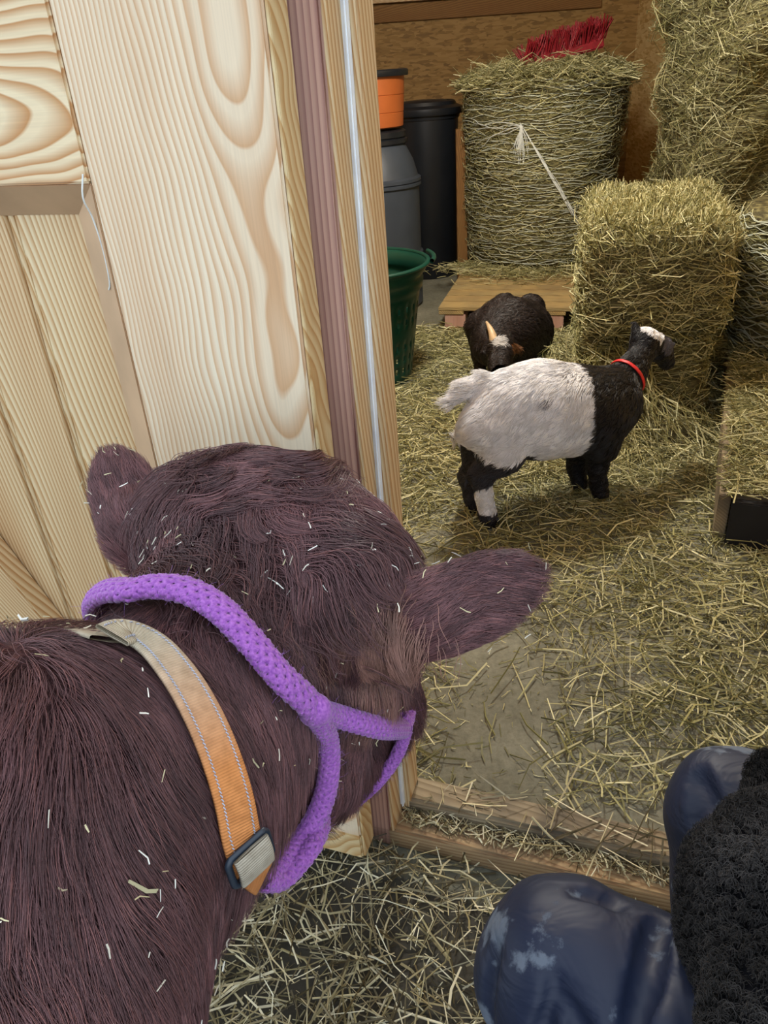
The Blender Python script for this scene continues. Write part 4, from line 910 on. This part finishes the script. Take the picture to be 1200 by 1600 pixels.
# red collar round its neck
n1, n2 = np.array((0.8104, 2.4064, 0.3892)), np.array((0.8806, 2.4567, 0.4267)); ax = nrm(n2 - n1); c0 = np.array((0.8510, 2.4299, 0.4001)); b1 = nrm(np.cross(ax, [0, 0, 1])); b2 = np.cross(ax, b1); Qc = []
for a in np.linspace(0, 2*pi, 49):
    d = b1 * cos(a) + b2 * sin(a); t = .01
    while g1(np.array(c0 + d*t)[None])[0] < .005 and t < .2: t += .001
    Qc.append(c0 + d * t)
Qc = np.array(Qc); me = ribbon(Qc, nrm(Qc - c0), .011, .003, 'goat_collar', M_NYLON)
gcol = link('goat_collar', me, M_NYLON, label='thin red collar on the neck of the white-backed goat', cat='collar')
# the brown goat behind
g2 = Sdf()
g2.chain([((0.5576, 3.3449, 0.2660), .115), ((0.6201, 3.4399, 0.2709), .150), ((0.6979, 3.5355, 0.2365), .155)], .05)
g2.chain([((0.5352, 3.2771, 0.2686), .085), ((0.5450, 3.2002, 0.2753), .058)], .04)
g2.chain([((0.5528, 3.1819, 0.2835), .058), ((0.5285, 3.0976, 0.2373), .042), ((0.5075, 3.0333, 0.2056), .030)], .02)
g2.cap((0.5970, 3.1830, 0.2855), (0.6345, 3.1762, 0.2737), .022, .012, .012).cap((0.4973, 3.1963, 0.2885), (0.4654, 3.1851, 0.2690), .020, .010, .012)
def legs2(f, pts):
    for (x, y) in pts: f.chain([((x, y, .30), .07), ((x, y+.01, .17), .034), ((x, y, .06), .024), ((x, y-.01, .02), .028)], .03)
legs2(g2, [(.50, 3.46), (.62, 3.42), (.66, 3.74), (.78, 3.70)])
def g2_col(P, r):
    c = np.tile(lin('2c2422')[:3], (len(P), 1)) * r.uniform(.7, 1.5, (len(P), 1)); m = np.linalg.norm(P - np.array((0.5388, 3.1513, 0.3305)), axis=1) < .030; c[m] = np.array([.55, .53, .52])
    m = np.linalg.norm(P - np.array((0.6126, 3.1492, 0.2868)), axis=1) < .034; c[m] = lin('7d5537')[:3]; return c
gb = goat('dark brown goat with one pale horn, head lowered behind the other goat', g2, (.25, 3.05, -.02), (1.05, 4.1, .62), .010, g2_col, lambda P: np.tile([.4, .4, -.5], (len(P), 1)), 22000, lambda P: np.where(P[:, 2] < .2, .01, .022), 221, (.64, 3.6, 0), .0008)
P, _ = smooth_path([(0.5221, 3.1801, 0.3004), (0.5168, 3.2007, 0.3363), (0.5073, 3.2287, 0.3649), (0.4984, 3.2612, 0.3812)], 10); V, F = tube(P, np.linspace(.024, .005, 10), 10); V, F = tube_caps(V, F, 10, 10)
link('horn', np_mesh('horn', V, F), M_HORN, gb, world_space=True, label='pale tan horn')
P, _ = smooth_path([(0.5778, 3.2003, 0.2955), (0.5919, 3.2359, 0.3173), (0.6150, 3.2884, 0.3282)], 8); V, F = tube(P, np.linspace(.018, .004, 8), 10); V, F = tube_caps(V, F, 10, 8)
link('horn', np_mesh('horn', V, F), M_HOOF, gb, world_space=True)
# ------------------------------------------------------------------ the crouching person
pe = empty('person', (.45, .40, 0), label='person crouching in muddy dark blue waterproof trousers and black curly fleece', cat='person')
M_SKIN = plain('skin', lin('c79a82'), .5, vary=(30, .06))
M_TROU, _nt, _b = new_mat('waterproof_cloth'); _b.inputs['Roughness'].default_value = .42; _b.inputs['Specular IOR Level'].default_value = .45
_n1 = nd(_nt, 'ShaderNodeTexNoise', Scale=1.0, Detail=3.0); _nt.links.new(mapped(_nt, (14, 14, 14), (0, 0, 0), (.4, 1.3, .2)), _n1.inputs['Vector'])
_n2 = nd(_nt, 'ShaderNodeTexNoise', Scale=1.0, Detail=8.0, Roughness=.7); _nt.links.new(mapped(_nt, (60, 60, 60)), _n2.inputs['Vector'])
_k = nd(_nt, 'ShaderNodeMath', operation='MULTIPLY_ADD'); _nt.links.new(_n2.outputs['Fac'], _k.inputs[0]); _k.inputs[1].default_value = .35; _nt.links.new(_n1.outputs['Fac'], _k.inputs[2])
_mud = ramp(_nt, [(.755, (0, 0, 0, 1)), (.82, (.65, .65, .65, 1))], _k.outputs[0])
_c = mix(_nt, _mud, lin('1b243c'), lin('7d8794')); _nt.links.new(_c, _b.inputs['Base Color'])
_rr = nd(_nt, 'ShaderNodeMath', operation='MULTIPLY_ADD'); _nt.links.new(_mud, _rr.inputs[0]); _rr.inputs[1].default_value = .6; _rr.inputs[2].default_value = .56; _nt.links.new(_rr.outputs[0], _b.inputs['Roughness'])
_n3 = nd(_nt, 'ShaderNodeTexNoise', Scale=1.0, Detail=3.0, Distortion=1.2); _nt.links.new(mapped(_nt, (9, 9, 22), (.3, .5, .2)), _n3.inputs['Vector'])
bump(_nt, _b, _n3.outputs['Fac'], .35, .02)
tr = trouser_sdf()
tr.cap((0.2742, 0.4686, 0.5269), (0.2348, 0.3858, 0.5219), .028, .034, .004)
# folds pressed into the cloth
for p0, p1, ra, rb, kk in (((0.1401, 0.4374, 0.5283), (0.1593, 0.3997, 0.5095), .005, .009, .016), ((0.1411, 0.4357, 0.5278), (0.1249, 0.4085, 0.4900), .004, .008, .014), ((0.2648, 0.4891, 0.5396), (0.2309, 0.4285, 0.5503), .007, .008, .004), ((0.2309, 0.4285, 0.5503), (0.2028, 0.3851, 0.5278), .008, .008, .004),
                           ((0.1882, 0.5277, 0.5397), (0.2243, 0.5188, 0.5338), .005, .007, .014), ((0.3725, 0.6622, 0.5494), (0.3713, 0.6271, 0.5444), .008, .010, .016), ((0.3611, 0.6462, 0.5400), (0.3571, 0.6173, 0.5229), .006, .008, .012), ((0.0868, 0.4899, 0.5077), (0.0745, 0.4443, 0.4427), .003, .004, .02)):
    tr.cut(p0, p1, ra * 2.1, rb * 1.9, kk * .6)
wr = CN(24, 301)
V, F = surface_nets(tr, (-.05, -.05, .0), (.85, .85, .75), .0068, lambda P: .0030 * wr(P))
link('trousers', np_mesh('trousers', V, F), M_TROU, pe, world_space=True, label='dark blue waterproof trousers with dried mud on the knees')
# body: head, neck, trunk, arms, hands as one surface
bd_ = Sdf(); SHC = np.array((.60, .44, .76)); FW = np.array((-.55, .835, 0)); LF = np.array((-.835, -.55, 0))
SL, SR = SHC + LF * .17 + [.02, 0, 0], SHC - LF * .17
HD = np.array((.62, .60, .93))
bd_.chain([((.54, .27, .34), .12), ((.58, .36, .56), .115), (SHC - [0, 0, .04], .11)], .05).cap(SL, SR, .06, .06, .05)
bd_.cap(SHC, HD - [0, .03, .05], .055, .05, .03)
hf = frame(FW + [0, 0, -.25], [0, 0, 1]); bd_.ell(HD, hf, (.095, .115, .075), .02); bd_.ell(HD + FW*.035 - [0, 0, .06], hf, (.06, .055, .05), .02)
bd_.cap(HD + FW*.088 + [0, 0, .0], HD + FW*.105 - [0, 0, .03], .009, .013, .012)
for sg in (1, -1): bd_.ell(HD + LF*sg*.076 - [0, 0, .01], hf, (.018, .03, .008), .008)
EL, ER = np.array((0.3733, 0.4609, 0.5868)), np.array((.70, .62, .62)); HL, HR = np.array((.56, .63, .60)), np.array((.66, .74, .60))
def arm(f, a, b, c, rs, k=.03): f.chain([(a, rs[0]), (b, rs[1]), (c, rs[2])], k)
arm(bd_, SL, EL, HL, (.048, .040, .026)); arm(bd_, SR, ER, HR, (.048, .040, .026))
def hand(f, w, d, n, sgn):
    """Palm, four curled fingers of unequal length, thumb from the side."""
    d = nrm(np.array(d)); n = nrm(np.array(n) - d * (np.array(n) @ d)); s = np.cross(d, n) * sgn; w = np.array(w)
    for q in (-.022, -.008, .008, .022): f.cap(w, w + d*.075 + s*q, .016, .012, .012)
    for q, l in ((-.028, .055), (-.010, .070), (.009, .076), (.027, .066)):
        b0 = w + d*.075 + s*q; b1 = b0 + (d*.9 - n*.35) * l*.45; b2 = b1 + (d*.55 - n*.75) * l*.32; b3 = b2 + (d*.2 - n*.9) * l*.28
        f.chain([(b0, .0098), (b1, .0090), (b2, .0082), (b3, .0070)], .004)
    t0 = w + d*.022 + s*.026; t1 = t0 + (d*.5 + s*.75 - n*.2)*.034; t2 = t1 + (d*.85 + s*.25 - n*.3)*.028; f.chain([(t0, .014), (t1, .011), (t2, .009)], .008)
hand(bd_, HL, FW*.9 + [0, 0, -.35], (0, 0, 1), 1); hand(bd_, HR, FW*.9 + [0, 0, -.35], (0, 0, 1), -1)
for hp, k_, a_ in ((HIP_L, K1, A1), (HIP_R, K2, A2)): bd_.chain([(hp, .09), (k_, .055), (a_, .04)], .03)
V, F = surface_nets(bd_, (.0, .05, .05), (.95, 1.0, 1.1), .0075)
link('body', np_mesh('body', V, F), M_SKIN, pe, world_space=True)
# hair and eyes
hr = Sdf(); hr.ell(HD - FW*.014 + [0, 0, .022], hf, (.098, .112, .084), .02); hr.cut(HD + FW*.14 - [0, 0, .06], HD + FW*.12 + [0, 0, .01], .07, .06, .02)
V, F = surface_nets(hr, HD - .16, HD + .16, .008); hair_o = link('hair', np_mesh('hair', V, F), plain('dark_hair', lin('2a1d16'), .5, vary=(80, .3), bumpy=(.6, .01)), pe, world_space=True)
P = sample_mesh(V, F, 9000, 305); N = hr.grad(P); X, t_ = groom(P, N, nrm(P - (HD + [0, 0, .12])) + [0, 0, -.4], .035, 6, 306, .5, 30, .6, .3, .2, .6)
hair_obj('hair_strands', hair_o, X, np.array([.0003]*4 + [.0002, .0001]), np.outer(t_, np.array(lin('3a2a20')[:3])), M_FUR)
for sg in (1, -1):
    bm = bmesh.new(); bmesh.ops.create_uvsphere(bm, u_segments=16, v_segments=10, radius=.011); o = link('eye', bm_mesh('eye', bm, True), M_HOOF, pe, world_space=True); o.location = HD + FW*.080 + LF*sg*.030 + np.array((0, 0, .012))
# boots
for an, tn in ((A1, FW), (A2, FW * .8 + [-.2, .0, 0])):
    an = np.array(an); tn = nrm(np.array(tn)); bt = Sdf(); bt.chain([(an + [0, 0, .10], .058), (an, .055), (an + [0, 0, -.05], .045)], .02).chain([(an - tn*.03 - [0, 0, .058], .040), (an + tn*.10 - [0, 0, .060], .040), (an + tn*.17 - [0, 0, .064], .034)], .02)
    V, F = surface_nets(lambda P, b=bt: np.maximum(b(P), .002 - P[..., 2]), an - [.3, .3, .12], an + [.3, .3, .22], .008); link('boot', np_mesh('boot', V, F), M_BIN, pe, world_space=True)
# fleece jacket
jk = Sdf()
jk.chain([((.55, .28, .36), .165), ((.585, .36, .56), .165), (SHC - [0, 0, .03], .15)], .06).cap(SL, SR, .095, .095, .06)
jk.cap(SHC, SHC + (HD - SHC)*.45, .08, .07, .03)
jk.chain([(SL, .092), (EL, .080), (EL*.45 + HL*.55, .068), (EL*.12 + HL*.88, .052)], .04)
jk.cap(EL, (0.3402, 0.3162, 0.6160), .070, .085, .05)
jk.chain([(SR, .092), (ER, .078), (ER*.45 + HR*.55, .062), (ER*.12 + HR*.88, .050)], .04)
w1, w2 = CN(70, 311), CN(17, 312)
V, F = surface_nets(jk, (.05, .0, .2), (1.0, 1.0, 1.05), .0085, lambda P: .0045 * w1(P) + .007 * w2(P))
BK = np.array(lin('17171b')[:3])
link('fleece_jacket', np_mesh('fleece_jacket', V, F, True, np.tile(BK, (len(V), 1))), attr_mat('fleece_backing', .9, .1), pe, world_space=True, label='black curly fleece jacket')
fj = bpy.data.objects['fleece_jacket']
P = sample_mesh(V, F, 78000, 321, lambda q: np.where(q[:, 0] < .58, 1.0, .45)); N = jk.grad(P); r = np.random.default_rng(33); n = len(P)
a = nrm(np.cross(N, r.normal(size=(n, 3)))); b = np.cross(N, a); ci = r.choice(n, n // 22, replace=False); w = nearest(P, P[ci]); ph = r.uniform(0, 6.28, len(ci))[w] + r.normal(size=n) * .9; tu = r.uniform(1.2, 2.6, n)
X = np.empty((n, 7, 3)); rc = r.uniform(.002, .0045, n)
for k in range(7):
    u = k / 6; g_ = ph + u * tu * 2*pi; base = P + N * (.018*u)[..., None] if False else P + N * (.017*u)
    base = base + (P[ci][w] - P) * (.35*u)
    X[:, k] = base + a * (np.cos(g_) * rc)[:, None] * min(1, 3*u) + b * (np.sin(g_) * rc)[:, None] * min(1, 3*u)
sh = np.clip(1 + .55*CN(30, 41)(P) + .35*CN(11, 43)(P), .25, 2.4) * r.uniform(.6, 1.7, n)
hair_obj('fleece_curls', fj, X, np.array([.00030]*6 + [.00015]), np.clip(np.outer(sh, np.array(lin('2d2b2a')[:3])), 0, 1), M_WOOL)
